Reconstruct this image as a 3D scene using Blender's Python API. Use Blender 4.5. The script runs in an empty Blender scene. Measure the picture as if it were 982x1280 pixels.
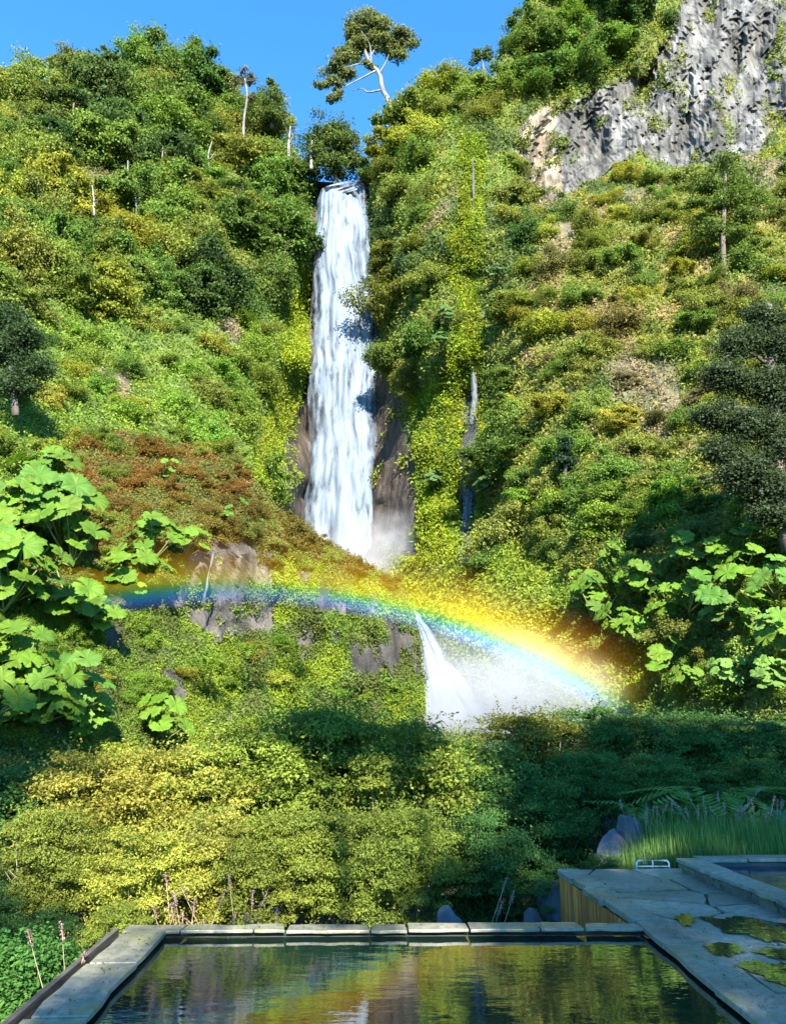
import bpy, math, random
import numpy as np
from mathutils import Vector, Matrix

# ------------------------------------------------------------------ camera, sky, sun, exposure
sc = bpy.context.scene
COL = sc.collection
F, CU, CV, PITCH, EYE = 950.0, 491.0, 640.0, math.atan(248 / 950), 1.6
PC, PS = math.cos(PITCH), math.sin(PITCH)
cam = bpy.data.cameras.new('camera'); camo = bpy.data.objects.new('camera', cam); COL.objects.link(camo)
camo.location = (0, 0, EYE); camo.rotation_euler = (math.pi / 2 + PITCH, 0, 0)
cam.sensor_fit = 'VERTICAL'; cam.sensor_height = 24; cam.lens = F / 1280 * 24
cam.clip_start = .05; cam.clip_end = 3000
sc.camera = camo
SUN = Vector((223, -1187, 788)).normalized()
W = bpy.data.worlds.new('World'); sc.world = W; W.use_nodes = True
nt = W.node_tree; bg = nt.nodes['Background']
sky = nt.nodes.new('ShaderNodeTexSky'); sky.sky_type = 'NISHITA'; sky.sun_disc = False
sky.sun_elevation = math.asin(SUN.z); sky.sun_rotation = math.atan2(SUN.x, SUN.y)
sky.air_density = 1.0; sky.dust_density = 0.0; sky.ozone_density = 4.0; sky.altitude = 900
tint = nt.nodes.new('ShaderNodeVectorMath'); tint.operation = 'MULTIPLY'; tint.inputs[1].default_value = (.27, .66, .90)   # the clear, deep mountain blue
nt.links.new(sky.outputs[0], tint.inputs[0]); nt.links.new(tint.outputs[0], bg.inputs[0]); bg.inputs[1].default_value = 0.15
sl = bpy.data.lights.new('sun', 'SUN'); sl.energy = 4.5; sl.angle = math.radians(.5); sl.color = (1, .95, .84)
so = bpy.data.objects.new('sun', sl); COL.objects.link(so)
so.rotation_euler = SUN.to_track_quat('Z', 'Y').to_euler(); so.location = SUN * 50
vs = sc.view_settings; vs.view_transform = 'Standard'; vs.look = 'None'; vs.gamma = 1; vs.exposure = 2.15
sc.display_settings.display_device = 'sRGB'
sc.cycles.max_bounces = 8; sc.cycles.diffuse_bounces = 3; sc.cycles.glossy_bounces = 3
sc.cycles.transmission_bounces = 4; sc.cycles.transparent_max_bounces = 24; sc.cycles.volume_bounces = 0
sc.cycles.caustics_reflective = False; sc.cycles.caustics_refractive = False
sc.cycles.sample_clamp_indirect = 5

# ------------------------------------------------------------------ helpers
RNG = np.random.default_rng(7); random.seed(7)
def P(u, v, Y):
    u, v, Y = np.asarray(u, float), np.asarray(v, float), np.asarray(Y, float)
    k = Y / (F * PC - (CV - v) * PS)
    return np.stack(np.broadcast_arrays((u - CU) * k, Y, EYE + (F * PS + (CV - v) * PC) * k), -1)
def G(u, v, z=0.):
    d = np.array([u - CU, F * PC - (CV - v) * PS, F * PS + (CV - v) * PC]); t = (z - EYE) / d[2]
    return np.array([d[0] * t, d[1] * t, z])
def V(a): return Vector([float(q) for q in a])

class VNoise:
    def __init__(s, seed, n=64):
        s.n = n; s.g = np.random.default_rng(seed).random((n, n)) * 2 - 1
    def one(s, x, y):
        xi = np.floor(x).astype(int); yi = np.floor(y).astype(int); fx = x - xi; fy = y - yi
        fx = fx * fx * (3 - 2 * fx); fy = fy * fy * (3 - 2 * fy); n = s.n; g = s.g
        a = g[xi % n, yi % n]; b = g[(xi + 1) % n, yi % n]; c = g[xi % n, (yi + 1) % n]; d = g[(xi + 1) % n, (yi + 1) % n]
        return (a * (1 - fx) + b * fx) * (1 - fy) + (c * (1 - fx) + d * fx) * fy
    def __call__(s, x, y, o=4):
        x = np.asarray(x, float); y = np.asarray(y, float)
        r = 0; a = 1; t = 0
        for k in range(o):
            r = r + a * s.one(x * 2 ** k + 13.7 * k, y * 2 ** k + 7.3 * k); t += a; a *= .5
        return r / t
N1, N2, N3 = VNoise(1), VNoise(2), VNoise(3)

def npmesh(name, verts, faces, mats=(), face_attr=None, vert_attr=None, smooth=False, mat_idx=None):
    verts = np.asarray(verts, np.float32).reshape(-1, 3)
    me = bpy.data.meshes.new(name)
    if isinstance(faces, np.ndarray):
        k = faces.shape[1]; n = len(faces)
        me.vertices.add(len(verts)); me.vertices.foreach_set('co', verts.ravel())
        me.loops.add(n * k); me.loops.foreach_set('vertex_index', faces.astype(np.int32).ravel())
        me.polygons.add(n); me.polygons.foreach_set('loop_start', np.arange(0, n * k, k, dtype=np.int32))
        try: me.polygons.foreach_set('loop_total', np.full(n, k, np.int32))
        except Exception: pass
        me.update(calc_edges=True)
    else:
        me.from_pydata(verts.tolist(), [], faces); me.update()
    if smooth: me.polygons.foreach_set('use_smooth', np.ones(len(me.polygons), bool))
    for d, dom in ((face_attr, 'FACE'), (vert_attr, 'POINT')):
        for k_, a in (d or {}).items():
            a = np.asarray(a, np.float32)
            if a.ndim == 1: me.attributes.new(k_, 'FLOAT', dom).data.foreach_set('value', a)
            else:
                if a.shape[1] == 3: a = np.concatenate([a, np.ones((len(a), 1), np.float32)], 1)
                me.attributes.new(k_, 'FLOAT_COLOR', dom).data.foreach_set('color', a.ravel())
    for m in mats: me.materials.append(m)
    if mat_idx is not None: me.polygons.foreach_set('material_index', np.asarray(mat_idx, np.int32))
    return me

def link(name, me, parent=None, loc=None, rot=None, scale=None, color=None):
    o = bpy.data.objects.new(name, me); COL.objects.link(o)
    if parent is not None: o.parent = parent
    if loc is not None: o.location = V(loc)
    if rot is not None: o.rotation_euler = rot
    if scale is not None: o.scale = (scale,) * 3 if np.isscalar(scale) else scale
    if color is not None: o.color = (*color[:3], 1)
    return o
def tag(o, label=None, cat=None, group=None, kind=None):
    for k, v in (('label', label), ('category', cat), ('group', group), ('kind', kind)):
        if v: o[k] = v
    return o

class MB:
    """collects pieces into one mesh"""
    def __init__(s): s.v = []; s.f = []; s.n = 0
    def add(s, verts, faces):
        s.v.append(np.asarray(verts, float).reshape(-1, 3)); s.f += [[i + s.n for i in f] for f in faces]; s.n += len(s.v[-1])
    def tube(s, pts, rad, n=7, cap=True):
        pts = np.asarray(pts, float); m = len(pts); rad = np.broadcast_to(np.asarray(rad, float), (m,))
        t = np.gradient(pts, axis=0); t /= np.linalg.norm(t, axis=1)[:, None] + 1e-9
        ref = np.array([0, 0, 1.]) if abs(t[0, 2]) < .8 else np.array([1., 0, 0])
        vs_ = []
        for i in range(m):
            a = np.cross(t[i], ref); a /= np.linalg.norm(a) + 1e-9; b = np.cross(t[i], a); ref = -np.cross(t[i], a) if False else ref
            for k in range(n):
                th = 2 * math.pi * k / n; vs_.append(pts[i] + rad[i] * (math.cos(th) * a + math.sin(th) * b))
        fs = [[i * n + k, i * n + (k + 1) % n, (i + 1) * n + (k + 1) % n, (i + 1) * n + k] for i in range(m - 1) for k in range(n)]
        if cap: fs += [list(range(n))[::-1], [(m - 1) * n + k for k in range(n)]]
        s.add(vs_, fs)
    def prism(s, poly, z0, z1):
        """poly: xy list; z1 may be an array of tops"""
        n = len(poly); z1 = np.broadcast_to(z1, (n,)); z0 = np.broadcast_to(z0, (n,))
        s.add([(p[0], p[1], z0[i]) for i, p in enumerate(poly)] + [(p[0], p[1], z1[i]) for i, p in enumerate(poly)],
              [list(range(n))[::-1], list(range(n, 2 * n))] + [[i, (i + 1) % n, n + (i + 1) % n, n + i] for i in range(n)])
    def mesh(s, name, mat, smooth=False):
        v = np.concatenate(s.v); return npmesh(name, v, s.f, [mat], smooth=smooth)
def curve_pts(ctrl, n):
    """smooth path through control points (Catmull-Rom)"""
    c = np.asarray(ctrl, float); m = len(c); p = np.vstack([2 * c[0] - c[1], c, 2 * c[-1] - c[-2]]); out = []
    for t in np.linspace(0, m - 1 - 1e-6, n):
        i = int(t); f = t - i; a, b, d, e = p[i], p[i + 1], p[i + 2], p[i + 3]
        out.append(.5 * (2 * b + (d - a) * f + (2 * a - 5 * b + 4 * d - e) * f * f + (3 * b - a - 3 * d + e) * f ** 3))
    return np.array(out)

# ------------------------------------------------------------------ materials
def mat(name):
    m = bpy.data.materials.new(name); m.use_nodes = True; n = m.node_tree; n.nodes.clear()
    return m, n, n.nodes.new('ShaderNodeOutputMaterial')
def nd(n, t, **kw):
    x = n.nodes.new(t)
    for k, v in kw.items():
        if k.startswith('i_'):
            k = k[2:]; k = int(k) if k.isdigit() else k.replace('_', ' ')
            x.inputs[k].default_value = v
        else: setattr(x, k, v)
    return x
def mixc(n, f, a, b, mode='MIX'):
    x = n.nodes.new('ShaderNodeMix'); x.data_type = 'RGBA'; x.blend_type = mode
    for s, q in ((x.inputs[0], f), (x.inputs[6], a), (x.inputs[7], b)):
        if hasattr(q, 'is_linked'): n.links.new(q, s)
        elif isinstance(q, (int, float)): s.default_value = q if s.type == 'VALUE' else (q, q, q, 1)
        else: s.default_value = (*q[:3], 1)
    return x.outputs[2]
def mth(n, op, a, b=0., c=None, clamp=False):
    x = n.nodes.new('ShaderNodeMath'); x.operation = op; x.use_clamp = clamp
    for i, q in enumerate((a, b) if c is None else (a, b, c)):
        if hasattr(q, 'is_linked'): n.links.new(q, x.inputs[i])
        else: x.inputs[i].default_value = q
    return x.outputs[0]
def ramp(n, f, stops):
    x = n.nodes.new('ShaderNodeValToRGB'); e = x.color_ramp.elements
    while len(e) < len(stops): e.new(.5)
    for i, (p, c) in enumerate(stops):
        e[i].position = p; e[i].color = (*(c if hasattr(c, '__len__') else (c, c, c)), 1)
    n.links.new(f, x.inputs[0]); return x.outputs[0]
def noise(n, scale, detail=4, coord=None, rough=.55, vscale=None):
    x = nd(n, 'ShaderNodeTexNoise', i_Scale=scale, i_Detail=detail, i_Roughness=rough)
    g = coord if coord is not None else nd(n, 'ShaderNodeNewGeometry').outputs['Position']
    if vscale:
        mp = nd(n, 'ShaderNodeMapping'); mp.inputs['Scale'].default_value = vscale; n.links.new(g, mp.inputs[0]); g = mp.outputs[0]
    n.links.new(g, x.inputs['Vector']); return x.outputs[0]
def bump(n, h, strength, dist):
    b = nd(n, 'ShaderNodeBump', i_Strength=strength, i_Distance=dist); n.links.new(h, b.inputs['Height']); return b.outputs[0]

def leaf_material(name, use_attr=False, trans=.42, gloss=.15, wscale=.15):
    m, n, out = mat(name)
    if use_attr:
        base = nd(n, 'ShaderNodeAttribute', attribute_name='col').outputs['Color']
    else:
        base = nd(n, 'ShaderNodeObjectInfo').outputs['Color']
    var = nd(n, 'ShaderNodeAttribute', attribute_name='var').outputs['Fac']
    w = noise(n, wscale * 5, 3)
    b = mth(n, 'MULTIPLY_ADD', var, .7, .68)
    b2 = mth(n, 'MULTIPLY', b, mth(n, 'MULTIPLY_ADD', w, 1.2, .4))
    c = nd(n, 'ShaderNodeVectorMath', operation='SCALE'); n.links.new(base, c.inputs[0]); n.links.new(b2, c.inputs['Scale'])
    hs = nd(n, 'ShaderNodeHueSaturation'); n.links.new(c.outputs[0], hs.inputs['Color'])
    n.links.new(mth(n, 'MULTIPLY_ADD', var, -.025, .508), hs.inputs['Hue'])
    d = nd(n, 'ShaderNodeBsdfPrincipled', i_Roughness=.6); n.links.new(hs.outputs[0], d.inputs['Base Color'])
    d.inputs['Specular IOR Level'].default_value = gloss
    t = nd(n, 'ShaderNodeBsdfTranslucent')
    n.links.new(mixc(n, .5, hs.outputs[0], mixc(n, 1., hs.outputs[0], (1.3, 1.35, .5), 'MULTIPLY')), t.inputs[0])
    mx = nd(n, 'ShaderNodeMixShader', i_0=trans)
    n.links.new(d.outputs[0], mx.inputs[1]); n.links.new(t.outputs[0], mx.inputs[2]); n.links.new(mx.outputs[0], out.inputs[0])
    return m
LEAF = leaf_material('leaves'); COVER = leaf_material('ground_cover_leaves', True)
NEARLEAF = leaf_material('bush_leaves', wscale=.3)
BIGLEAF = leaf_material('broad_leaves', trans=.3, gloss=.25)

def bark(name, c0, c1, s=3.):
    m, n, out = mat(name)
    f = noise(n, s, 6, vscale=(1, 1, .35)); d = nd(n, 'ShaderNodeBsdfPrincipled', i_Roughness=.85)
    n.links.new(ramp(n, f, [(.35, c0), (.65, c1)]), d.inputs['Base Color'])
    n.links.new(bump(n, f, .7, .05), d.inputs['Normal']); n.links.new(d.outputs[0], out.inputs[0]); return m
BARK = bark('bark', (.05, .038, .025), (.14, .11, .08)); PALEBARK = bark('pale_bark', (.11, .10, .085), (.24, .22, .2), 2.)
STEM = bark('stem', (.10, .13, .03), (.17, .2, .06)); DRY = bark('dry_stem', (.25, .17, .10), (.40, .30, .21), 9)
TWIG = bark('twig', (.12, .09, .06), (.25, .2, .15), 9)

def terrain_material(name):
    """colour comes from the zones (soil, moss, rock) laid down on the vertices, relief from noise"""
    m, n, out = mat(name)
    base = nd(n, 'ShaderNodeAttribute', attribute_name='col').outputs['Color']
    rk = nd(n, 'ShaderNodeAttribute', attribute_name='rock').outputs['Fac']
    f1 = noise(n, .45, 8, rough=.65); f2 = noise(n, .8, 9, rough=.68, vscale=(1, 1, .2)); f3 = noise(n, 6, 6, rough=.7)
    rock = ramp(n, f2, [(.34, .25), (.44, .7), (.56, 1.1), (.68, 1.7)])
    soil = ramp(n, f3, [(.3, .45), (.7, 1.5)])
    blk = nd(n, 'ShaderNodeTexVoronoi', i_Scale=.75); bl2 = nd(n, 'ShaderNodeTexVoronoi', i_Scale=2.1)
    mp2 = nd(n, 'ShaderNodeMapping'); mp2.inputs['Scale'].default_value = (1.2, .6, .22); mp2.inputs['Rotation'].default_value = (0, .22, .1)
    n.links.new(nd(n, 'ShaderNodeNewGeometry').outputs['Position'], mp2.inputs[0]); n.links.new(mp2.outputs[0], blk.inputs['Vector']); n.links.new(mp2.outputs[0], bl2.inputs['Vector'])
    cells = mixc(n, .5, ramp(n, blk.outputs['Color'], [(.1, .45), (.9, 1.5)]), ramp(n, bl2.outputs['Color'], [(.1, .5), (.9, 1.45)]))
    blocks = mth(n, 'ADD', mth(n, 'MULTIPLY', blk.outputs['Color'], .9), mth(n, 'MULTIPLY', bl2.outputs['Color'], .45))
    k = mixc(n, rk, soil, mixc(n, 1., rock, cells, 'MULTIPLY'))
    c = mixc(n, 1., base, k, 'MULTIPLY')
    vor = nd(n, 'ShaderNodeTexVoronoi', feature='DISTANCE_TO_EDGE', i_Scale=.38)
    mp = nd(n, 'ShaderNodeMapping'); mp.inputs['Scale'].default_value = (1, 1, .35)
    gp = nd(n, 'ShaderNodeNewGeometry').outputs['Position']
    wv = nd(n, 'ShaderNodeTexNoise', i_Scale=.8, i_Detail=4); n.links.new(gp, wv.inputs['Vector'])
    ad = nd(n, 'ShaderNodeVectorMath', operation='MULTIPLY_ADD'); n.links.new(wv.outputs['Color'], ad.inputs[0]); ad.inputs[1].default_value = (.7, .7, .7); n.links.new(gp, ad.inputs[2])
    n.links.new(ad.outputs[0], mp.inputs[0]); n.links.new(mp.outputs[0], vor.inputs['Vector'])
    crack = ramp(n, vor.outputs['Distance'], [(0., .45), (.10, 1.)])
    c = mixc(n, rk, c, mixc(n, 1., c, crack, 'MULTIPLY'))
    d = nd(n, 'ShaderNodeBsdfPrincipled', i_Roughness=.85); n.links.new(c, d.inputs['Base Color'])
    h = mth(n, 'ADD', mth(n, 'ADD', mth(n, 'MULTIPLY', f2, .7), mth(n, 'MULTIPLY', blocks, rk)), mth(n, 'ADD', mth(n, 'MULTIPLY', f3, .25), mth(n, 'MULTIPLY', crack, mth(n, 'MULTIPLY', rk, .25))))
    n.links.new(bump(n, h, 1., .6), d.inputs['Normal']); n.links.new(d.outputs[0], out.inputs[0]); return m
TERRAIN = terrain_material('hillside')

def simple(name, c0, c1, scale, rough=.8, bd=.02, bs=.6, metal=0., vscale=None, spec=.5):
    m, n, out = mat(name)
    f = noise(n, scale, 7, rough=.65, vscale=vscale); d = nd(n, 'ShaderNodeBsdfPrincipled', i_Roughness=rough, i_Metallic=metal)
    d.inputs['Specular IOR Level'].default_value = spec
    n.links.new(ramp(n, f, [(.32, c0), (.68, c1)]), d.inputs['Base Color'])
    n.links.new(bump(n, f, bs, bd), d.inputs['Normal']); n.links.new(d.outputs[0], out.inputs[0]); return m
SOIL = simple('forest_soil', (.015, .014, .008), (.045, .04, .02), 2.5, .95)
BOULDER = simple('boulder_stone', (.035, .04, .045), (.12, .12, .12), 3., .8, .05)
METAL = simple('painted_metal', (.45, .5, .55), (.6, .63, .66), 9, .4, .001)
DARKVOID = simple('pool_wall', (.015, .02, .02), (.04, .05, .045), 5, .7)

def slate(name, dark=1.):
    m, n, out = mat(name)
    f = noise(n, 1.3, 6); g = noise(n, 14, 6, rough=.7); e = noise(n, .5, 3)
    isl = nd(n, 'ShaderNodeNewGeometry').outputs['Random Per Island']
    c = ramp(n, f, [(.3, (.08 * dark, .08 * dark, .06 * dark)), (.5, (.17 * dark, .16 * dark, .12 * dark)), (.7, (.24 * dark, .22 * dark, .15 * dark))])
    c = mixc(n, 1., c, ramp(n, g, [(.3, .6), (.7, 1.35)]), 'MULTIPLY')
    c = mixc(n, 1., c, ramp(n, isl, [(0, .75), (1, 1.3)]), 'MULTIPLY')
    lich = ramp(n, noise(n, 3.2, 8, rough=.75), [(.50, 0.), (.64, .75)])
    c = mixc(n, lich, c, (.15 * dark, .15 * dark, .06 * dark))
    c = mixc(n, ramp(n, noise(n, 40, 3), [(.62, 0.), (.7, .7)]), c, (.03, .03, .02))
    d = nd(n, 'ShaderNodeBsdfPrincipled'); n.links.new(c, d.inputs['Base Color'])
    n.links.new(ramp(n, e, [(.38, .22), (.6, .6)]), d.inputs['Roughness'])
    n.links.new(bump(n, mth(n, 'ADD', mth(n, 'MULTIPLY', f, 1.), mth(n, 'MULTIPLY', g, .3)), .5, .012), d.inputs['Normal'])
    n.links.new(d.outputs[0], out.inputs[0]); return m
SLATE = slate('slate', 1.25); SLATEEDGE = slate('slate_side', .55)
def wood():
    m, n, out = mat('cedar_board')
    isl = nd(n, 'ShaderNodeNewGeometry').outputs['Random Per Island']; f = noise(n, 14, 6, vscale=(3, 3, .25))
    c = mixc(n, 1., ramp(n, f, [(.3, (.42, .11, .02)), (.7, (.68, .26, .05))]), ramp(n, isl, [(0, .6), (1, 1.25)]), 'MULTIPLY')
    d = nd(n, 'ShaderNodeBsdfPrincipled', i_Roughness=.6); n.links.new(c, d.inputs['Base Color'])
    n.links.new(bump(n, f, .4, .01), d.inputs['Normal']); n.links.new(d.outputs[0], out.inputs[0]); return m
WOOD = wood()
def water(name, col, b=.5, sc_=3., spec=1.0, ior=1.5, vs=(1, 2.6, 1)):
    m, n, out = mat(name)
    f = mth(n, 'ADD', noise(n, sc_, 3, vscale=vs), mth(n, 'MULTIPLY', noise(n, sc_ * 5, 2, vscale=vs), .15))
    d = nd(n, 'ShaderNodeBsdfPrincipled', i_Roughness=.015, i_IOR=ior); d.inputs['Base Color'].default_value = (*col, 1)
    n.links.new(bump(n, f, b, .02), d.inputs['Normal']); n.links.new(d.outputs[0], out.inputs[0]); return m
WATER = water('pool_water', (.006, .016, .012), .06, 3.2, ior=4.5)
DEEPWATER = water('blue_pool_water', (.004, .025, .05), .3, 4.)
PUDDLE = water('puddle_water', (.03, .03, .015), .04, 6., ior=2.6)

def fall_material(name, base=(.14, .175, .22), lo=.35, hi=.62, sx=1.3, sz=.24):
    m, n, out = mat(name)
    edge = nd(n, 'ShaderNodeAttribute', attribute_name='edge').outputs['Fac']
    tc = nd(n, 'ShaderNodeTexCoord').outputs['Object']
    f = noise(n, 1., 7, coord=tc, rough=.65, vscale=(sx, .5, sz)); g = noise(n, 1., 5, coord=tc, rough=.6, vscale=(sx * 1.1, 1, sx * .42))
    s = mth(n, 'MULTIPLY_ADD', g, .6, mth(n, 'MULTIPLY', f, .55))
    d = nd(n, 'ShaderNodeBsdfPrincipled', i_Roughness=.7)
    n.links.new(ramp(n, s, [(.42, tuple(q * .74 for q in base)), (.58, base), (.74, tuple(min(1, q * 1.25) for q in base))]), d.inputs['Base Color'])
    n.links.new(bump(n, s, .45, .3), d.inputs['Normal'])
    tr = nd(n, 'ShaderNodeBsdfTransparent')
    a = mth(n, 'ADD', edge, mth(n, 'MULTIPLY_ADD', s, 2.2, -1.2))
    a = ramp(n, a, [(.0, 0.), (.5, .95)])
    mx = nd(n, 'ShaderNodeMixShader'); n.links.new(a, mx.inputs[0]); n.links.new(tr.outputs[0], mx.inputs[1]); n.links.new(d.outputs[0], mx.inputs[2])
    n.links.new(mx.outputs[0], out.inputs[0]); return m
FALL = fall_material('falling_water'); TRICKLE = fall_material('trickling_water', (.09, .10, .105), sx=6., sz=.3)

# ------------------------------------------------------------------ zones of the hillside, measured on the photograph
def inpoly(u, v, poly):
    u = np.asarray(u, float); v = np.asarray(v, float); r = np.zeros(u.shape, bool); n = len(poly)
    for i in range(n):
        (x0, y0), (x1, y1) = poly[i], poly[(i + 1) % n]
        if y0 == y1: continue
        c = ((y0 > v) != (y1 > v)) & (u < (x1 - x0) * (v - y0) / (y1 - y0) + x0); r ^= c
    return r
ROCKP = [[(648, 155), (690, 128), (750, 112), (800, 95), (835, 40), (862, -10), (880, -150), (1300, -150), (1300, 140), (982, 150), (940, 190), (895, 205), (850, 215), (800, 188), (745, 225), (690, 255), (650, 250)]]
DARKROCK = [[(388, 205), (462, 205), (466, 330), (480, 720), (372, 720), (384, 500)], [(462, 470), (485, 470), (505, 520), (524, 600), (524, 700), (458, 700)], [(352, 560), (382, 470), (390, 470), (385, 690), (345, 640)],
            [(578, 500), (598, 478), (600, 560), (596, 640), (592, 705), (570, 705), (574, 600)]]
MOSS = [[(572, 170), (604, 170), (602, 300), (600, 400), (606, 520), (600, 700), (500, 712), (520, 600), (512, 500), (560, 470), (572, 380), (560, 330), (578, 260)],
        [(362, 350), (394, 320), (392, 470), (372, 560), (330, 612), (310, 590), (345, 480)],
        [(480, 690), (600, 680), (690, 700), (740, 760), (800, 800), (855, 850), (850, 900), (480, 900)]]
CREAM = [[(745, 455), (800, 430), (850, 460), (860, 510), (800, 530)], [(770, 240), (830, 235), (835, 265), (790, 275)], [(655, 255), (720, 250), (740, 300), (680, 330), (655, 310)],
         [(810, 490), (850, 560), (830, 570), (790, 520)], [(95, 200), (130, 190), (135, 250), (110, 260)], [(150, 185), (165, 185), (170, 240), (150, 235)],
         [(270, 400), (300, 398), (305, 430), (272, 425)], [(130, 465), (160, 455), (172, 505), (150, 500)], [(575, 225), (560, 260), (530, 300), (520, 280)],
         [(930, 190), (982, 200), (982, 250), (940, 240)]]
def anyin(u, v, polys):
    r = np.zeros(np.shape(u), bool)
    for p in polys: r |= inpoly(u, v, p)
    return r
def wob(u, v, a=14):
    return u + N1(u / 25, v / 25, 3) * a, v + N2(u / 25, v / 25, 3) * a
C_OLIVE, C_MID, C_DARK = (.175, .21, .038), (.12, .19, .034), (.06, .11, .026)
C_YEL, C_LIME, C_MOSS = (.235, .25, .032), (.15, .24, .03), (.175, .235, .018)
C_BROWN, C_RED = (.165, .135, .024), (.19, .115, .022)
def cover_colour(u, v):
    """base colour of soil and herbs per point"""
    u = np.asarray(u, float); v = np.asarray(v, float); uu, vv = wob(u, v)
    n1 = N1(u / 60 + 9, v / 60, 3); n2 = N2(u / 30 + 4, v / 30, 3)
    c = np.empty(u.shape + (3,)); c[:] = C_OLIVE
    def mixto(mask, col, k=1.):
        w = (np.asarray(mask, float) * k)[..., None]; c[:] = c * (1 - w) + np.array(col) * w
    mixto(n1 > .12, C_YEL, .7); mixto(n2 < -.2, C_DARK, .7); mixto(n2 > .25, C_LIME, .6)
    mixto((uu < 390) & (vv > 370), C_LIME, .6)
    right = (uu > 620) & (vv > 230)
    mixto(right & (n1 > -.05), (.23, .23, .04), .7)
    mixto(right & (n2 > .22) & (vv < 560), (.30, .22, .09), .75)
    mixto(anyin(uu, vv, CREAM), (.27, .22, .12), .6 + .4 * (n2 > 0))
    m = anyin(uu, vv, MOSS); mixto(m, C_MOSS, .9); mixto(m & (n2 > .1), C_LIME, .6); mixto(m & (n1 < -.1), (.10, .13, .03), .6)
    mixto((uu < 120) & (vv > 500), C_LIME, .8)
    return c

# ------------------------------------------------------------------ relief surfaces
class RBF:
    def __init__(s, pts):
        p = np.array(pts, float); s.p = p[:, :2] / 100; d = np.linalg.norm(s.p[:, None] - s.p[None], axis=2)
        s.m = p[:, 2].mean(); A = np.vstack([np.hstack([s.k(d) + np.eye(len(p)) * 1e-3, np.ones((len(p), 1)), s.p]), np.hstack([np.ones((1, len(p))), np.zeros((1, 3))]), np.hstack([s.p.T, np.zeros((2, 3))])])
        s.w = np.linalg.solve(A, np.concatenate([np.log(p[:, 2]), np.zeros(3)]))
    @staticmethod
    def k(d): return d
    def __call__(s, u, v):
        q = np.stack(np.broadcast_arrays(u, v), -1).reshape(-1, 2) / 100.; out = np.empty(len(q))
        for i in range(0, len(q), 20000):
            b = q[i:i + 20000]; d = np.linalg.norm(b[:, None] - s.p[None], axis=2); n = len(s.p)
            out[i:i + 20000] = d @ s.w[:n] + s.w[n] + b @ s.w[n + 1:]
        return np.exp(out).reshape(np.broadcast_shapes(np.shape(u), np.shape(v)))
HILLPTS = [(0, 130, 60), (110, 110, 64), (250, 115, 70), (330, 150, 72), (380, 215, 70), (440, 235, 71), (-200, 150, 50), (-200, 400, 28), (-200, 700, 16), (-200, 980, 13),
  (0, 300, 46), (110, 280, 52), (250, 280, 58), (340, 300, 63), (378, 330, 66), (0, 450, 33), (110, 450, 40), (200, 450, 45), (300, 450, 52), (370, 450, 60),
  (0, 560, 26), (110, 560, 31), (200, 580, 35), (300, 580, 42), (350, 620, 50), (388, 400, 71), (386, 480, 70.5), (384, 540, 70), (382, 620, 69), (376, 680, 68), (352, 560, 58), (345, 660, 56), (430, 300, 71), (430, 450, 71), (430, 600, 70), (430, 700, 69),
  (478, 560, 64.5), (495, 600, 61), (480, 680, 62), (505, 680, 58), (462, 300, 69), (472, 420, 68), (200, 800, 30), (350, 800, 38), (480, 800, 48), (200, 980, 28), (480, 980, 44),
  (480, 150, 66), (550, 110, 64), (482, 250, 63), (500, 320, 59), (520, 430, 56), (545, 300, 56), (545, 450, 54), (535, 560, 55), (545, 640, 52), (592, 230, 57), (592, 350, 55.6), (592, 500, 55), (585, 640, 54), (550, 695, 50), (625, 230, 56), (625, 400, 52), (625, 560, 47),
  (600, 780, 37), (700, 790, 34), (560, 860, 37), (700, 870, 32), (800, 870, 29.5), (640, 700, 39.5), (600, 980, 35), (800, 980, 27),
  (640, 60, 62), (750, 10, 60), (860, 0, 62), (982, -20, 62), (1180, -20, 55), (660, 225, 60), (750, 190, 60), (850, 195, 58), (982, 150, 56), (1180, 150, 46), (750, 110, 60.5), (900, 90, 59),
  (665, 300, 52), (780, 300, 49), (900, 300, 47), (982, 300, 45.5), (1180, 300, 41), (680, 450, 46), (780, 450, 43), (900, 450, 39.5), (982, 450, 37.5), (1180, 450, 32),
  (680, 600, 40.5), (780, 600, 36.5), (900, 600, 32.5), (982, 600, 30), (1180, 600, 25), (690, 710, 37.5), (780, 720, 33), (900, 720, 28.5), (982, 720, 26.5), (1180, 720, 21),
  (870, 860, 27), (982, 860, 23), (1180, 860, 18), (982, 980, 21), (1180, 980, 17)]
hill_rbf = RBF(HILLPTS)
MOUNDPTS = [(-200, 640, 14), (-200, 850, 11.5), (0, 600, 17.5), (150, 540, 22), (290, 575, 22.5), (370, 650, 23), (430, 685, 24), (505, 738, 25.5), (530, 860, 25),
  (0, 700, 15), (120, 640, 18.5), (220, 690, 18), (300, 690, 19.5), (400, 730, 22), (470, 760, 23.5), (510, 790, 25), (240, 760, 19), (320, 740, 20.3), (320, 800, 20.2), (400, 800, 21.8), (450, 850, 22),
  (100, 780, 15.5), (0, 850, 12.5), (150, 850, 15.5), (300, 870, 18.5), (100, 960, 13.5), (400, 980, 19), (530, 980, 23), (-200, 980, 11)]
mound_rbf = RBF(MOUNDPTS)
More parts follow.
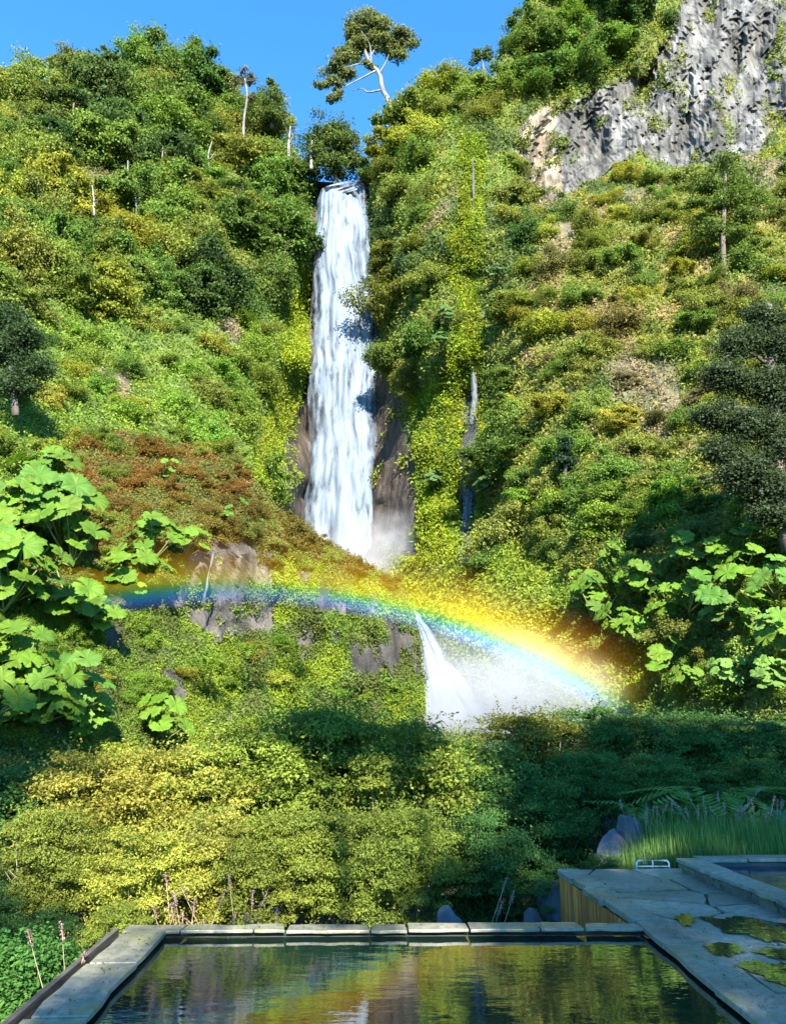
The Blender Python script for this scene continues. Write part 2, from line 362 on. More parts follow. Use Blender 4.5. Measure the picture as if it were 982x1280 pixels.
class Relief:
    def __init__(s, rbf, us, top, vbot, nv, disp):
        s.us = us; s.vt = np.interp(us, *zip(*top)); s.nv = nv; s.vb = vbot
        t = np.linspace(0, 1, nv)
        s.U = np.broadcast_to(us[:, None], (len(us), nv)).copy(); s.Vv = s.vt[:, None] + (vbot - s.vt[:, None]) * t[None]
        s.Y = rbf(s.U, s.Vv); s.Y = s.Y + disp(s.U, s.Vv) * s.Y
        s.Pt = P(s.U, s.Vv, s.Y)
    def depth(s, u, v):
        iu = np.interp(u, s.us, np.arange(len(s.us))); vt = np.interp(u, s.us, s.vt)
        jv = np.clip((v - vt) / (s.vb - vt), 0, 1) * (s.nv - 1)
        i = np.clip(iu.astype(int), 0, len(s.us) - 2); j = np.clip(jv.astype(int), 0, s.nv - 2); a = iu - i; b = jv - j
        return (s.Y[i, j] * (1 - a) + s.Y[i + 1, j] * a) * (1 - b) + (s.Y[i, j + 1] * (1 - a) + s.Y[i + 1, j + 1] * a) * b
    def build(s, name, back, m, col, rock):
        nu, nv = s.U.shape; nb = len(back)
        v = np.empty((nu, nv + nb, 3)); v[:, nb:] = s.Pt
        for k, (dy, dz) in enumerate(back[::-1]):
            v[:, k] = s.Pt[:, 0] * np.array([1 + dy / 100, 1, 1]) + np.array([0, dy, dz])
        idx = np.arange(nu * (nv + nb)).reshape(nu, nv + nb)
        f = np.stack([idx[:-1, :-1], idx[:-1, 1:], idx[1:, 1:], idx[1:, :-1]], -1).reshape(-1, 4)
        c = np.empty((nu, nv + nb, 3)); c[:, nb:] = col; c[:, :nb] = col[:, :1]
        r = np.zeros((nu, nv + nb)); r[:, nb:] = rock; r[:, :nb] = rock[:, :1]
        me = npmesh(name, v, f, [m], vert_attr={'col': c.reshape(-1, 3), 'rock': r.ravel()}, smooth=True)
        fr = np.zeros((nu, nv + nb)); fr[:, nb:] = rock; me.polygons.foreach_set('use_smooth', (fr[:-1, :-1].ravel() < .6))   # rock breaks in facets
        return tag(link(name, me), kind='structure')
def hdisp(u, v):
    uu, vv = wob(u, v); rk = anyin(uu, vv, ROCKP)
    d = N1(u / 55, v / 80, 4) * .03 + N2(u / 14, v / 22, 4) * .008
    return d + rk * (np.round(N3(u / 26 + v / 90, v / 90, 3) * 6) * .007 + N1(u / 8 + 5, v / 36, 4) * .0045)
TOPH = [(-260, 170), (-100, 130), (0, 122), (60, 108), (110, 98), (180, 104), (250, 118), (320, 150), (365, 185), (385, 224), (400, 227), (440, 229), (456, 221), (470, 190), (500, 150), (540, 112), (580, 100), (620, 95), (638, 50), (655, 12), (700, -30), (1250, -90)]
hill = Relief(hill_rbf, np.arange(-260, 1251, 3.2), TOPH, 1080, 330, hdisp)
uu_, vv_ = wob(hill.U, hill.Vv, 10)
rk = np.clip(anyin(uu_, vv_, ROCKP) + anyin(uu_, vv_, DARKROCK) + .7 * anyin(uu_, vv_, CREAM), 0, 1.).astype(float)
colr = cover_colour(hill.U, hill.Vv) * .55
nr = N1(hill.U / 30, hill.Vv / 50, 3)[..., None]
colr = np.where(anyin(uu_, vv_, ROCKP)[..., None], np.array((.135, .126, .110)) + nr * .07, colr)
colr = np.where((anyin(uu_, vv_, ROCKP) & (hill.U < 700) & (N2(hill.U / 20, hill.Vv / 60) > -.15))[..., None], np.array((.26, .20, .13)), colr)
colr = np.where(anyin(uu_, vv_, DARKROCK)[..., None], np.array((.085, .06, .042)) + nr * .03, colr)
colr = np.where((anyin(uu_, vv_, DARKROCK[3:]))[..., None], np.array((.085, .08, .085)) + nr * .03, colr)
hill.build('hillside', [(1.5, .2), (5, 0), (16, 1.), (45, 2)], TERRAIN, colr, rk)

TOPM = [(-200, 640), (-80, 625), (0, 612), (60, 592), (120, 550), (150, 540), (230, 556), (290, 576), (330, 616), (370, 655), (430, 690), (480, 718), (505, 742), (516, 765), (524, 800), (530, 862)]
def mdisp(u, v):
    d = N1(u / 40 + 3, v / 40, 4) * .015
    rk_ = ((v > 690) & (v < 860) & (u > 200)).astype(float)
    return d + rk_ * (N2(u / 16, v / 45, 4) * .03 - .012)
mound = Relief(mound_rbf, np.arange(-200, 531, 4.), TOPM, 1200, 150, mdisp)
um, vm = wob(mound.U, mound.Vv, 12)
MROCK = [[(235, 690), (300, 670), (330, 690), (420, 720), (516, 750), (530, 862), (400, 850), (330, 790), (270, 800), (210, 760)], [(130, 780), (160, 780), (165, 820), (135, 820)], [(205, 840), (245, 850), (240, 880), (215, 880)]]
mr = anyin(um, vm, MROCK); cm = cover_colour(mound.U, mound.Vv) * .5
cm[mound.Vv < 700] = np.array(C_BROWN) * .4
nm = N3(mound.U / 13, mound.Vv / 20, 5)
cm = np.where(mr[..., None], np.array((.13, .115, .095)) + nm[..., None] * .06, cm)
cm = np.where((mr & (nm > -.05) & (mound.U > 340))[..., None], np.array((.19, .21, .02)), cm)
mound.build('mound', [(1., -.2), (4, -1.5), (8, -5), (12, -9)], TERRAIN, cm, (mr & ~((nm > -.05) & (mound.U > 340))).astype(float))

# valley floor, one sheet to the horizon
gx = np.concatenate([[-900, -300, -100], np.linspace(-40, 40, 81), [100, 300, 900]]); gy = np.concatenate([[-900, -200], np.linspace(-30, 60, 91), [150, 400, 1500]])
GX, GY = np.meshgrid(gx, gy, indexing='ij')
def ground_z(x, y):
    x = np.asarray(x, float); y = np.asarray(y, float)
    r = np.clip((x - 1.9) / 1.5, 0, 1) * np.clip((y - 7.5) / 2, 0, 1)
    return -.95 + .12 * N1(x * .5, y * .5, 3) * (np.abs(x) < 45) + .62 * r
GZ = ground_z(GX, GY); i_ = np.arange(GX.size).reshape(GX.shape)
tag(link('ground', npmesh('ground', np.stack([GX, GY, GZ], -1), np.stack([i_[:-1, :-1], i_[1:, :-1], i_[1:, 1:], i_[:-1, 1:]], -1).reshape(-1, 4), [SOIL], smooth=True)), kind='structure')

# ------------------------------------------------------------------ foliage
def unit(a): return a / (np.linalg.norm(a, axis=-1, keepdims=True) + 1e-9)
def leaves(rng, pos, nrm, ln, wd, fold=.25):
    n = len(pos); nrm = unit(nrm); t = unit(np.cross(nrm, rng.normal(size=(n, 3)))); b = np.cross(nrm, t)
    ln = np.broadcast_to(ln, (n,)) * (.6 + .8 * rng.random(n)); wd = np.broadcast_to(wd, (n,)) * (.6 + .8 * rng.random(n))
    L = t * ln[:, None] * .5; Wd = b * wd[:, None] * .5; k = nrm * (wd * fold)[:, None]
    v = np.stack([pos - L, pos + Wd + k - L * .1, pos + L, pos - Wd + k - L * .1], 1)
    return v.reshape(-1, 3), np.arange(n * 4).reshape(n, 4)
def crown(seed, nclus, per, shape='round', leaf=.085, gap=.0, rs=(.14, .36)):
    """unit crown (radius about 1) of leaf clumps"""
    rng = np.random.default_rng(seed); C, R = [], []
    while len(C) < nclus:
        d = unit(rng.normal(size=3)); r = rng.random() ** .45
        if shape == 'round': c = d * r * np.array([.82, .82, .72]) * (1 + .28 * math.sin(seed + 3 * math.atan2(d[1], d[0])) )
        elif shape == 'layer':
            c = d * r * np.array([.82, .82, .75]); c[2] = np.round(c[2] / .26) * .26 + rng.normal() * .03
        elif shape == 'cone':
            h = rng.random(); a = rng.random() * 6.283; q = (1 - h) * .62 * rng.random() ** .4; c = np.array([q * math.cos(a), q * math.sin(a), h * 2 - 1.])
        elif shape == 'low': c = d * r * np.array([.85, .85, .4])
        if shape != 'cone' and c[2] < -.55 and rng.random() < .7: continue
        s = rng.uniform(*rs); C.append(c)
        R.append(np.array([s, s, s * (.38 if shape == 'layer' else .7)]) * (1 if shape != 'cone' else (.35 + .8 * (1 - (c[2] + 1) / 2))))
    C, R = np.array(C), np.array(R); idx = np.repeat(np.arange(nclus), per); n = len(idx)
    d = unit(rng.normal(size=(n, 3))); rr = rng.random(n) ** .35
    lump = 1 + .25 * np.sin(d[:, 0] * 7 + idx) * np.sin(d[:, 1] * 6 + idx * 2)
    pos = C[idx] + d * R[idx] * (rr * lump)[:, None]
    w = rng.random(n) < .12; pos[w] += d[w] * rng.uniform(.03, .16, w.sum())[:, None]
    nrm = d * .5 + np.array([0, 0, .55]) + rng.normal(size=(n, 3)) * .45
    v, f = leaves(rng, pos, nrm, leaf, leaf * .6)
    return v, f, rng.random(n) * .6 + rng.random(nclus)[idx] * .4
def trunk(seed, h0=-1.1, h1=.5, r=.05, lean=.1, limbs=5):
    rng = np.random.default_rng(seed); m = MB()
    top = np.array([rng.normal() * lean, rng.normal() * lean, h1]); p = curve_pts([(0, 0, h0), top * [.4, .4, 0] + [rng.normal() * .03, 0, (h0 + h1) / 2], top], 7); m.tube(p, np.linspace(r, r * .35, 7), 6)
    for k in range(limbs):
        b = p[rng.integers(2, 6)]; d = unit(rng.normal(size=3) + np.array([0, 0, .5])) * rng.uniform(.4, .75)
        m.tube(curve_pts([b, b + d * .5 + [0, 0, -.04], b + d], 5), np.linspace(r * .4, r * .1, 5), 5)
    return m
PROTO = {}
for kind, args in {'layer_a': (11, 54, 300, 'layer', .072), 'layer_b': (12, 46, 330, 'layer', .07), 'layer_c': (17, 62, 260, 'layer', .066), 'round_a': (13, 42, 330, 'round', .066),
                   'round_b': (14, 52, 280, 'round', .066), 'round_c': (18, 36, 350, 'round', .072), 'low_a': (16, 36, 300, 'low', .072), 'low_b': (19, 44, 250, 'low', .066)}.items():
    v, f, a = crown(*args); PROTO[kind] = npmesh('crown_' + kind, v, f, [LEAF], face_attr={'var': a})
TRUNKS = [trunk(s).mesh('trunk', BARK, True) for s in (31, 32, 33)]
SHRUBSTEM = [trunk(s, -.9, .3, .035, .2, 4).mesh('stem', TWIG, True) for s in (34, 35)]

tree_protos = {}
def tree(kind, loc, r, color, label, group, flat=1., rz=None, cat='tree', name='tree', tr=None):
    """a tree: Empty > crown, trunk; every later one copies the first of its kind"""
    key = (kind, name, tr)
    rz = random.random() * 6.283 if rz is None else rz
    if key not in tree_protos:
        e = bpy.data.objects.new(name, None); COL.objects.link(e); c = link('crown', PROTO[kind], e); t = link('trunk', tr or random.choice(TRUNKS), e); tree_protos[key] = e, c, t
    else:
        e0, c0, t0 = tree_protos[key]; e, c, t = e0.copy(), c0.copy(), t0.copy()
        for o in (e, c, t): COL.objects.link(o)
        c.parent = e; t.parent = e
    e.location = V(loc) - Vector((0, 0, 0)); e.rotation_euler = (0, 0, rz)
    e.scale = (r, r, r * flat); c.location = (0, 0, 1.); t.location = (0, 0, 1.); c.color = (*color, 1)
    return tag(e, label, cat, group)
def shrub(kind, loc, r, color, label, group, flat=1., name='shrub', cat='shrub', rot=None):
    o = link(name, PROTO[kind], None, loc, rot or (random.uniform(-.2, .2), random.uniform(-.2, .2), random.random() * 6.283), (r * random.uniform(.8, 1.3), r * random.uniform(.8, 1.3), r * flat * random.uniform(.7, 1.25)), color)
    return tag(o, label, cat, group)
def jit(c, a=.18):
    b = 1 + random.uniform(-a, a); return tuple(q * b * (1 + random.uniform(-a, a) * .5) for q in c)

# ---- what grows where on the hillside (pixel size is only used to choose a natural size at that distance)
def place_px(u, v, rel, embed=.35, r=1.):
    Y = float(rel.depth(np.array([u]), np.array([v]))[0]); return P(u, v, Y), Y
def region_left(u, v):
    if v < 170: return 'along the skyline left of the waterfall'
    if u > 325: return 'close beside the left edge of the waterfall'
    if v < 300: return 'high on the wooded slope left of the waterfall' if u > 160 else 'high on the slope near the left edge'
    if v < 420: return 'halfway up the slope left of the waterfall' if u > 160 else 'halfway up the slope near the left edge'
    return 'low on the left slope just above the brown mound'
def region_right(u, v):
    if u < 610 and v < 200: return 'on top of the spur right of the waterfall'
    if u < 575: return 'on the spur between waterfall and mossy gully' if v < 430 else 'low on the spur above the misty foot of the waterfall'
    if u < 655: return 'in a strip just right of the mossy gully'
    if v < 130: return 'hanging over the top edge of the grey cliff'
    if v < 330: return 'straight under the grey cliff on the right slope'
    if v < 480: return 'on the dry middle of the right slope' if u < 860 else 'near the right edge beside the dark conifer'
    if v < 650: return 'on the right slope level with the waterfall foot'
    return 'low on the right slope above the shaded thicket'
n_tree = n_shrub = 0
cells = []
step = 40
for v in np.arange(-40, 900, step * .8):
    for u in np.arange(-150, 1140, step):
        cells.append((u + random.uniform(-15, 15), v + random.uniform(-13, 13)))
random.shuffle(cells)
for u, v in cells:
    vt = np.interp(u, *zip(*TOPH))
    if v < vt + (-16 if u < 380 else -9 if 475 < u < 640 else 4): continue
    inframe = -20 < u < 1005 and v > -10
    if not inframe and random.random() < .45: continue
    a, b = np.array([u]), np.array([v])
    if 376 < u < 462 + (24 if v > 250 else 0) and v < 760: continue
    if inpoly(a, b, ROCKP[0])[0] or inpoly(a, b + 20, ROCKP[0])[0] or inpoly(a, b - 20, ROCKP[0])[0]:
        continue
    if anyin(a, b, DARKROCK)[0] or anyin(np.array([u]), np.array([v - 12]), DARKROCK)[0]: continue
    mt = np.interp(u, *zip(*TOPM)) if u < 530 else 9999
    if u < 530 and v > mt + 6: continue
    if 440 < u < 850 and v > 700 and u < 722 + (v - 700) * .95: continue      # bare mossy wall and mist
    if v > 875: continue
    moss = anyin(a, b, MOSS)[0]; cream = anyin(a, b, CREAM)[0]
    moss = moss or anyin(a + 24, b, MOSS[:2])[0] or anyin(a - 24, b, MOSS[:2])[0]
    if moss and random.random() < .93: continue
    if 560 < u < 608 and v > 160 and random.random() < .75: continue
    if cream and random.random() < .45: continue
    p, Y = place_px(u, v, hill)
    k = random.random(); n1 = float(N1(u / 60 + 9, v / 60, 3)); n2 = float(N2(u / 30 + 4, v / 30, 3))
    if u < 385 and v < 400:
        R = random.uniform(34, 60) * Y / 900
        kind = random.choice(['layer_a', 'layer_b', 'layer_c', 'layer_a', 'round_a', 'round_b'])
        col = C_MID if k < .4 else C_OLIVE if k < .75 else C_YEL if k < .87 else C_DARK
        if 225 < u < 300 and 320 < v < 400: col = C_DARK  # crowns coloured darker here to stand for the shade of the hollow
        where = region_left(u, v)
        shade = {C_MID: 'mid green', C_OLIVE: 'olive green', C_YEL: 'yellow-green', C_DARK: 'dark green'}[col]
        form = 'flat-layered' if kind.startswith('layer') else 'rounded'
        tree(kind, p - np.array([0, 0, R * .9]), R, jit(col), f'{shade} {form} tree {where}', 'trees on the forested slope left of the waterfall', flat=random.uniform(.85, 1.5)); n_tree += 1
    elif u < 470:
        if random.random() < .12: continue
        R = random.uniform(22, 38) * Y / 900
        kind = random.choice(['round_a', 'round_b', 'low_a', 'low_b', 'round_c']); col = C_LIME if k < .45 else C_OLIVE if k < .65 else C_YEL if k < .85 else C_MID
        if u < 70 and 370 < v < 500: col = C_DARK
        shade = {C_LIME: 'bright green', C_OLIVE: 'olive green', C_YEL: 'yellow-green', C_MID: 'mid green', C_DARK: 'dark green'}[col]
        shrub(kind, p, R, jit(col), f'{shade} leafy shrub {region_left(u, v)}', 'shrubs low on the left slope', name='leafy_shrub'); n_shrub += 1
    else:
        dens = 1.
        if 640 < u < 880 and 230 < v < 560: dens = .9
        if random.random() > dens: continue
        R = random.uniform(21, 42) * Y / 900 * (1.15 if u < 640 else 1)
        kind = random.choice(['round_a', 'round_b', 'low_a', 'low_b', 'round_c', 'layer_b'])
        if v < 130 and u > 620: col = C_DARK if k < .5 else C_MID if k < .8 else C_LIME; R *= 1.3
        elif v < 200 and u < 640: col = C_OLIVE if k < .4 else C_YEL; R *= 1.15
        elif u < 660: col = C_MID if k < .45 else C_OLIVE if k < .7 else C_YEL if k < .85 else C_DARK
        else: col = C_OLIVE if k < .4 else C_YEL if k < .65 else C_MID if k < .9 else (.13, .12, .04)
        if u > 600 and v > 600: col = C_MID if k < .3 else C_LIME if k < .5 else C_OLIVE if k < .8 else C_DARK
        shade = {C_LIME: 'bright green', C_OLIVE: 'olive green', C_YEL: 'yellow-green', C_MID: 'mid green', C_DARK: 'dark green', (.13, .12, .04): 'dry brownish'}[col]
        form = 'low spreading' if kind.startswith('low') else 'flat-layered' if kind.startswith('layer') else 'rounded'
        shrub(kind, p, R, jit(col), f'{shade} {form} shrub {region_right(u, v)}', 'shrubs on the slope right of the waterfall'); n_shrub += 1
print('hill trees', n_tree, 'shrubs', n_shrub)

# ---- undergrowth between them: herbs, ferns, moss and dry grass nobody could count
def cover(name, rel, n, umin, umax, vmax, size_px, skip, colfn, k=5, seed=3):
    rng = np.random.default_rng(seed); u = rng.uniform(umin, umax, n); vt = np.interp(u, rel.us, rel.vt)
    v = vt + (vmax - vt) * rng.random(n) * 1.; keep = ~skip(u, v); u, v = u[keep], v[keep]
    Y = rel.depth(u, v); p = P(u, v, Y); c = colfn(u, v); n = len(u)
    m = size_px * Y / 900
    pos = np.repeat(p, k, 0) + rng.normal(size=(n * k, 3)) * np.repeat(m, k)[:, None] * .9 + np.array([0, -.3, .4]) * np.repeat(m, k)[:, None]
    nrm = rng.normal(size=(n * k, 3)) * .7 + np.array([0, -.5, .6]); ln = np.repeat(m, k) * 1.25
    vv, f = leaves(rng, pos, nrm, ln, ln * .45)
    me = npmesh(name, vv, f, [COVER], face_attr={'var': rng.random(n * k) * .7 + np.repeat(rng.random(n), k) * .3, 'col': np.repeat(c, k, 0)})
    return link(name, me)
def skip_h(u, v):
    uu, vv = wob(u, v, 10); r = anyin(uu, vv, ROCKP) & (N2(u / 16, v / 22, 3) < .32)
    r |= anyin(uu, vv, DARKROCK) & (N2(u / 14, v / 20, 3) < .35)
    r |= anyin(uu + N3(u / 9, v / 9, 2) * 22, vv + N2(u / 9, v / 9, 2) * 22, CREAM) & (N3(u / 7, v / 7, 2) < -.12)
    r |= (u > 386) & (u < 462) & (v < 760)
    return r
def mosscol(u, v):
    n = N2(u / 12, v / 30, 3)[:, None]; return np.where(n > .15, (.15, .22, .02), np.where(n > -.2, (.27, .33, .018), (.22, .25, .02)))
tag(cover('hanging_moss', hill, 190000, 300, 612, 720, 2.8, lambda u, v: ~anyin(u + N1(u / 12, v / 12, 2) * 8, v, MOSS[:2]) | anyin(u, v, DARKROCK), mosscol, k=4, seed=9), 'bright yellow-green moss hanging down the narrow gully and beside the falls', 'moss', kind='stuff')
tag(cover('undergrowth', hill, 150000, -180, 1180, 905, 3.9, skip_h, cover_colour), 'green and dry herbs covering the slopes between the shrubs', 'undergrowth', kind='stuff')
def mcol(u, v):
    c = cover_colour(u, v); uu, vv = wob(u, v, 20); top = vv < 700
    n = N1(u / 35, v / 35, 3)
    c[top] = np.where((n[top] > .08)[:, None], (.13, .14, .025), np.where(((n < -.05) & (v < 625))[top][:, None], C_RED, C_BROWN))
    low = ~top; c[low] = np.where((n[low] > .12)[:, None], C_MOSS, np.where((n[low] > -.12)[:, None], (.12, .19, .025), (.10, .13, .028))); return c
def skip_m(u, v):
    uu, vv = wob(u, v, 12)
    return anyin(uu, vv, MROCK) & (N3(u / 13, v / 20, 5) < np.where(u > 340, -.22, .12))
tag(cover('mound_undergrowth', mound, 70000, -150, 529, 960, 2.7, skip_m, mcol, seed=5), 'moss and small herbs covering the mound and the wet rock below it', 'undergrowth', kind='stuff')

# ---- brown-leaved shrubs on the mound
nb = 0
for v in np.arange(530, 880, 21):
    for u in np.arange(-70, 520, 25):
        u_ = u + random.uniform(-12, 12); v_ = v + random.uniform(-9, 9); vt = np.interp(u_, *zip(*TOPM))
        if v_ < vt - 2 or u_ > 515: continue
        a, b = np.array([u_]), np.array([v_])
        if v_ > vt + 90 and v_ > 690 and u_ > 180: 
            if random.random() < .62 or v_ < 800 or anyin(a, b, MROCK)[0]: continue
        if anyin(a, b, MROCK)[0] and v_ > 715: continue
        p, Y = place_px(u_, v_, mound)
        n = float(N1(u_ / 45, v_ / 45, 3)) + random.uniform(-.12, .12)
        R = random.uniform(13, 24) * Y / 900
        if u_ < 60 and v_ < 900 or v_ > 760: col, w = (C_LIME if n < .05 else C_YEL), 'yellow-green'
        elif n > -.04: col, w = C_OLIVE, 'olive green'
        else: col, w = (C_RED if v_ < 620 else C_BROWN), 'reddish-brown'
        if w == 'yellow-green': where = 'at the foot of the brown mound' if u_ > 60 else 'left of the brown mound'
        else: where = 'on the crest of the mound' if v_ < vt + 45 else 'on the face of the mound' if u_ < 250 else 'on the mound shoulder nearest the waterfall'
        shrub(random.choice(['round_a', 'low_a', 'low_b', 'round_c']), p, R, jit(col), f'small {w} shrub {where}', 'small shrubs on the mound', name='low_shrub', cat='low shrub'); nb += 1
print('mound shrubs', nb)

# ---- standing trees that can be told apart
def special_tree(name, Yd, trunk_px, limbs_px, pads, tw, mat_, color, label, cat='tree', leaf_px=3.2, per=161, dy=1., fluff=1.6):
    """trunk and limbs follow measured outlines at distance Yd, with depth jitter; pads = (u, v, ru, rv)"""
    rng = np.random.default_rng(len(label)); s = Yd / 900
    base = P(*trunk_px[0], Yd); e = link(name, None, None, base); tag(e, label, cat)
    m = MB(); tp = np.array([P(u, v, Yd) for u, v in trunk_px]) - base
    m.tube(curve_pts(tp, 14), np.linspace(tw, tw * .45, 14) * s, 8)
    link('trunk', m.mesh('trunk', mat_, True), e)
    for L in limbs_px:
        m = MB(); q = np.array([P(u, v, Yd) for u, v in L]) - base; n = len(q)
        q[:, 1] += np.linspace(0, rng.uniform(-1, 1) * 25 * s * dy, n); m.tube(curve_pts(q, 9), np.linspace(tw * .38, tw * .08, 9) * s, 6)
        link('limb', m.mesh('limb', mat_, True), e)
    if pads:
        C = []; R = []
        for (u, v, ru, rv) in pads:
            k = max(3, int(ru * rv / 16))
            for _ in range(k):
                d = rng.normal(size=2) * .42; y = rng.uniform(-1, 1) * ru * s * .8 * dy
                C.append(P(u + d[0] * ru, v + d[1] * rv, Yd) - base + np.array([0, y, 0])); q = rng.uniform(.5, .9) * (ru * rv) ** .5 * s; R.append([q * 1.4, q * 1.2, q * .42])
        C, R = np.array(C), np.array(R); idx = np.repeat(np.arange(len(C)), per); n = len(idx); d = unit(rng.normal(size=(n, 3)))
        pos = C[idx] + d * R[idx] * (rng.random(n) ** .4)[:, None] + rng.normal(size=(n, 3)) * s * fluff
        v, f = leaves(rng, pos, d * .4 + np.array([0, -.1, .6]) + rng.normal(size=(n, 3)) * .5, leaf_px * s * 1.2, leaf_px * s * .7)
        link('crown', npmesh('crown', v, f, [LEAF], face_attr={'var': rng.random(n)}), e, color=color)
    return e
special_tree('skyline_tree', 70, [(491, 165), (487, 130), (478, 112), (474, 92), (462, 78), (455, 60), (452, 40)],
    [[(478, 112), (460, 112), (452, 104), (440, 104)], [(470, 88), (450, 98), (430, 108), (412, 122)], [(464, 80), (462, 60), (452, 48)], [(460, 75), (475, 55), (492, 42)], [(462, 78), (445, 84), (428, 92)], [(474, 92), (482, 80), (486, 72)], [(455, 60), (448, 50), (438, 42)]],
    [(455, 28, 22, 9), (440, 42, 14, 7), (475, 40, 20, 9), (505, 46, 15, 7), (490, 60, 18, 7), (515, 52, 8, 9), (436, 68, 16, 9), (450, 58, 14, 8), (420, 86, 15, 8), (412, 100, 12, 6), (432, 92, 12, 6), (418, 122, 10, 6), (500, 72, 10, 5), (478, 25, 12, 6), (465, 80, 9, 5), (448, 40, 16, 10), (468, 52, 16, 10), (482, 52, 14, 8), (440, 58, 14, 8), (428, 80, 14, 8), (468, 32, 16, 8), (495, 48, 12, 7), (405, 110, 9, 6), (425, 105, 10, 6)],
    4.0, PALEBARK, (.15, .17, .06), 'lone gnarled tree with pale leaning trunk against the sky above the waterfall', per=150)
special_tree('slim_tree', 66, [(304, 185), (305, 150), (309, 120), (306, 98)], [[(307, 120), (300, 104)], [(307, 115), (314, 100)], [(308, 125), (318, 112)]],
    [(304, 92, 10, 5), (312, 98, 7, 4), (296, 96, 6, 4), (308, 106, 8, 4), (315, 120, 4, 3)], 2.1, PALEBARK, (.13, .125, .07), 'thin bare-trunked tree with a tiny grey tuft rising above the left skyline', per=50)
special_tree('dead_tree', 66, [(389, 212), (389, 195), (390, 176)], [], [], 2.6, PALEBARK, C_MID, 'short white dead trunk standing just left of the waterfall lip', 'dead tree')
special_tree('dead_tree', 66, [(361, 200), (361, 180), (363, 158)], [[(362, 180), (368, 168), (374, 164)], [(362, 175), (357, 165)]], [], 2.4, PALEBARK, C_MID, 'pale forked dead tree among the crowns left of the white dead trunk', 'dead tree')
special_tree('ridge_tree', 67, [(420, 240), (419, 215), (418, 190)], [[(419, 205), (400, 190)], [(419, 200), (438, 185)]],
    [(415, 163, 26, 12), (395, 175, 20, 13), (434, 172, 18, 11), (422, 185, 28, 14), (440, 200, 14, 12), (400, 198, 22, 12), (425, 212, 26, 11), (384, 208, 14, 10)], 4, BARK, (.085, .125, .03), 'broad dark round-topped tree directly above the lip of the waterfall', per=105)
special_tree('small_skyline_tree', 62, [(606, 98), (604, 85), (602, 75)], [], [(600, 66, 12, 7), (610, 72, 9, 6), (594, 74, 7, 5)], 2.5, BARK, (.085, .125, .03), 'small domed tree on the skyline left of the overhanging cliff trees', per=68)
special_tree('conifer_skyline_tree', 68, [(340, 160), (340, 130), (341, 100)], [], [(341, 104, 6, 8), (341, 118, 12, 9), (341, 134, 17, 10), (343, 152, 22, 10)], 3, BARK, (.085, .125, .03), 'pointed dark tree on the skyline between the thin tree and the waterfall', per=99)
special_tree('hollow_shade_tree', 53, [(272, 400), (270, 370), (268, 340)], [], [(265, 335, 26, 12), (265, 352, 26, 14), (285, 345, 20, 14), (250, 375, 20, 18), (275, 380, 24, 16)], 4, BARK, (.018, .035, .012), 'large very dark tree in the hollow halfway up the left slope', per=93)  # near-black leaf colour paints the deep shade of the hollow
for k, (u, v, h_) in enumerate(((158, 235, 34), (172, 262, 30), (205, 210, 26), (118, 262, 30), (262, 205, 28), (300, 262, 30), (62, 175, 24), (345, 280, 26))):
    Yk = float(hill.depth(np.array([u]), np.array([v]))[0]) - 2.6
    special_tree('bare_trunk', Yk, [(u, v + 8), (u + random.uniform(-3, 3), v - h_ * .4), (u + random.uniform(-5, 5), v - h_)], [[(u, v - h_ * .4), (u + random.choice((-9, 9)), v - h_ * .85)], [(u, v - h_ * .2), (u + random.choice((-8, 8)), v - h_ * .6)]], [], 1.7, PALEBARK, C_MID,
        'thin pale bare trunk among the crowns, ' + ('below the left skyline peak', 'under another trunk below the left skyline peak', 'just right of the left skyline peak', 'left of the paired trunks', 'below the notch in the left skyline', 'halfway between the slope centre and the waterfall', 'near the left edge high up', 'nearest to the left edge of the waterfall')[k], 'bare trunk')
# conifer at the right edge, shade among its boughs put into the leaf colour
special_tree('dark_conifer', 25.5, [(985, 690), (975, 600), (965, 480), (960, 380)], [[(972, 580), (920, 590), (880, 600)], [(968, 520), (920, 510), (885, 520)], [(965, 460), (930, 440), (900, 450)]],
    [(955, 400, 28, 14), (925, 430, 30, 14), (975, 430, 26, 16), (905, 470, 28, 16), (950, 480, 34, 16), (985, 500, 26, 18), (900, 520, 26, 16), (940, 530, 34, 16), (980, 560, 26, 18), (900, 565, 20, 12), (930, 590, 30, 16), (965, 610, 30, 18), (1010, 450, 30, 30), (1015, 560, 30, 30), (990, 650, 28, 14), (955, 640, 20, 10)],
    9, BARK, (.05, .075, .032), 'big shadowy conifer with drooping boughs at the right edge of the picture', per=200, dy=.5, fluff=4.5)
special_tree('tall_slope_tree', 44, [(905, 345), (903, 300), (905, 250), (906, 215)], [[(904, 280), (890, 262)], [(905, 260), (922, 245)]],
    [(905, 205, 20, 10), (888, 228, 22, 10), (925, 228, 20, 10), (905, 252, 30, 12), (930, 270, 20, 10), (890, 285, 20, 10), (920, 295, 22, 10), (868, 255, 14, 8)], 4, BARK, (.10, .15, .03), 'upright layered tree in front of the right end of the grey cliff', per=99)
special_tree('left_edge_tree', 27, [(20, 520), (15, 470), (10, 400)], [], [(5, 395, 30, 14), (35, 420, 24, 12), (10, 440, 30, 14), (45, 460, 20, 12), (15, 480, 30, 12)], 5, BARK, (.045, .08, .03), 'dark tree at the left edge above the giant rhubarb leaves', per=124, fluff=5)
for (u, v, lab) in ((432, 600, ''),): pass
special_tree('gully_conifer', 37.5, [(706, 600), (706, 570), (706, 545)], [], [(706, 552, 6, 5), (706, 565, 12, 6), (706, 580, 16, 7)], 2.5, BARK, (.02, .045, .022), 'small dark pointed conifer in the middle of the right slope', per=93)

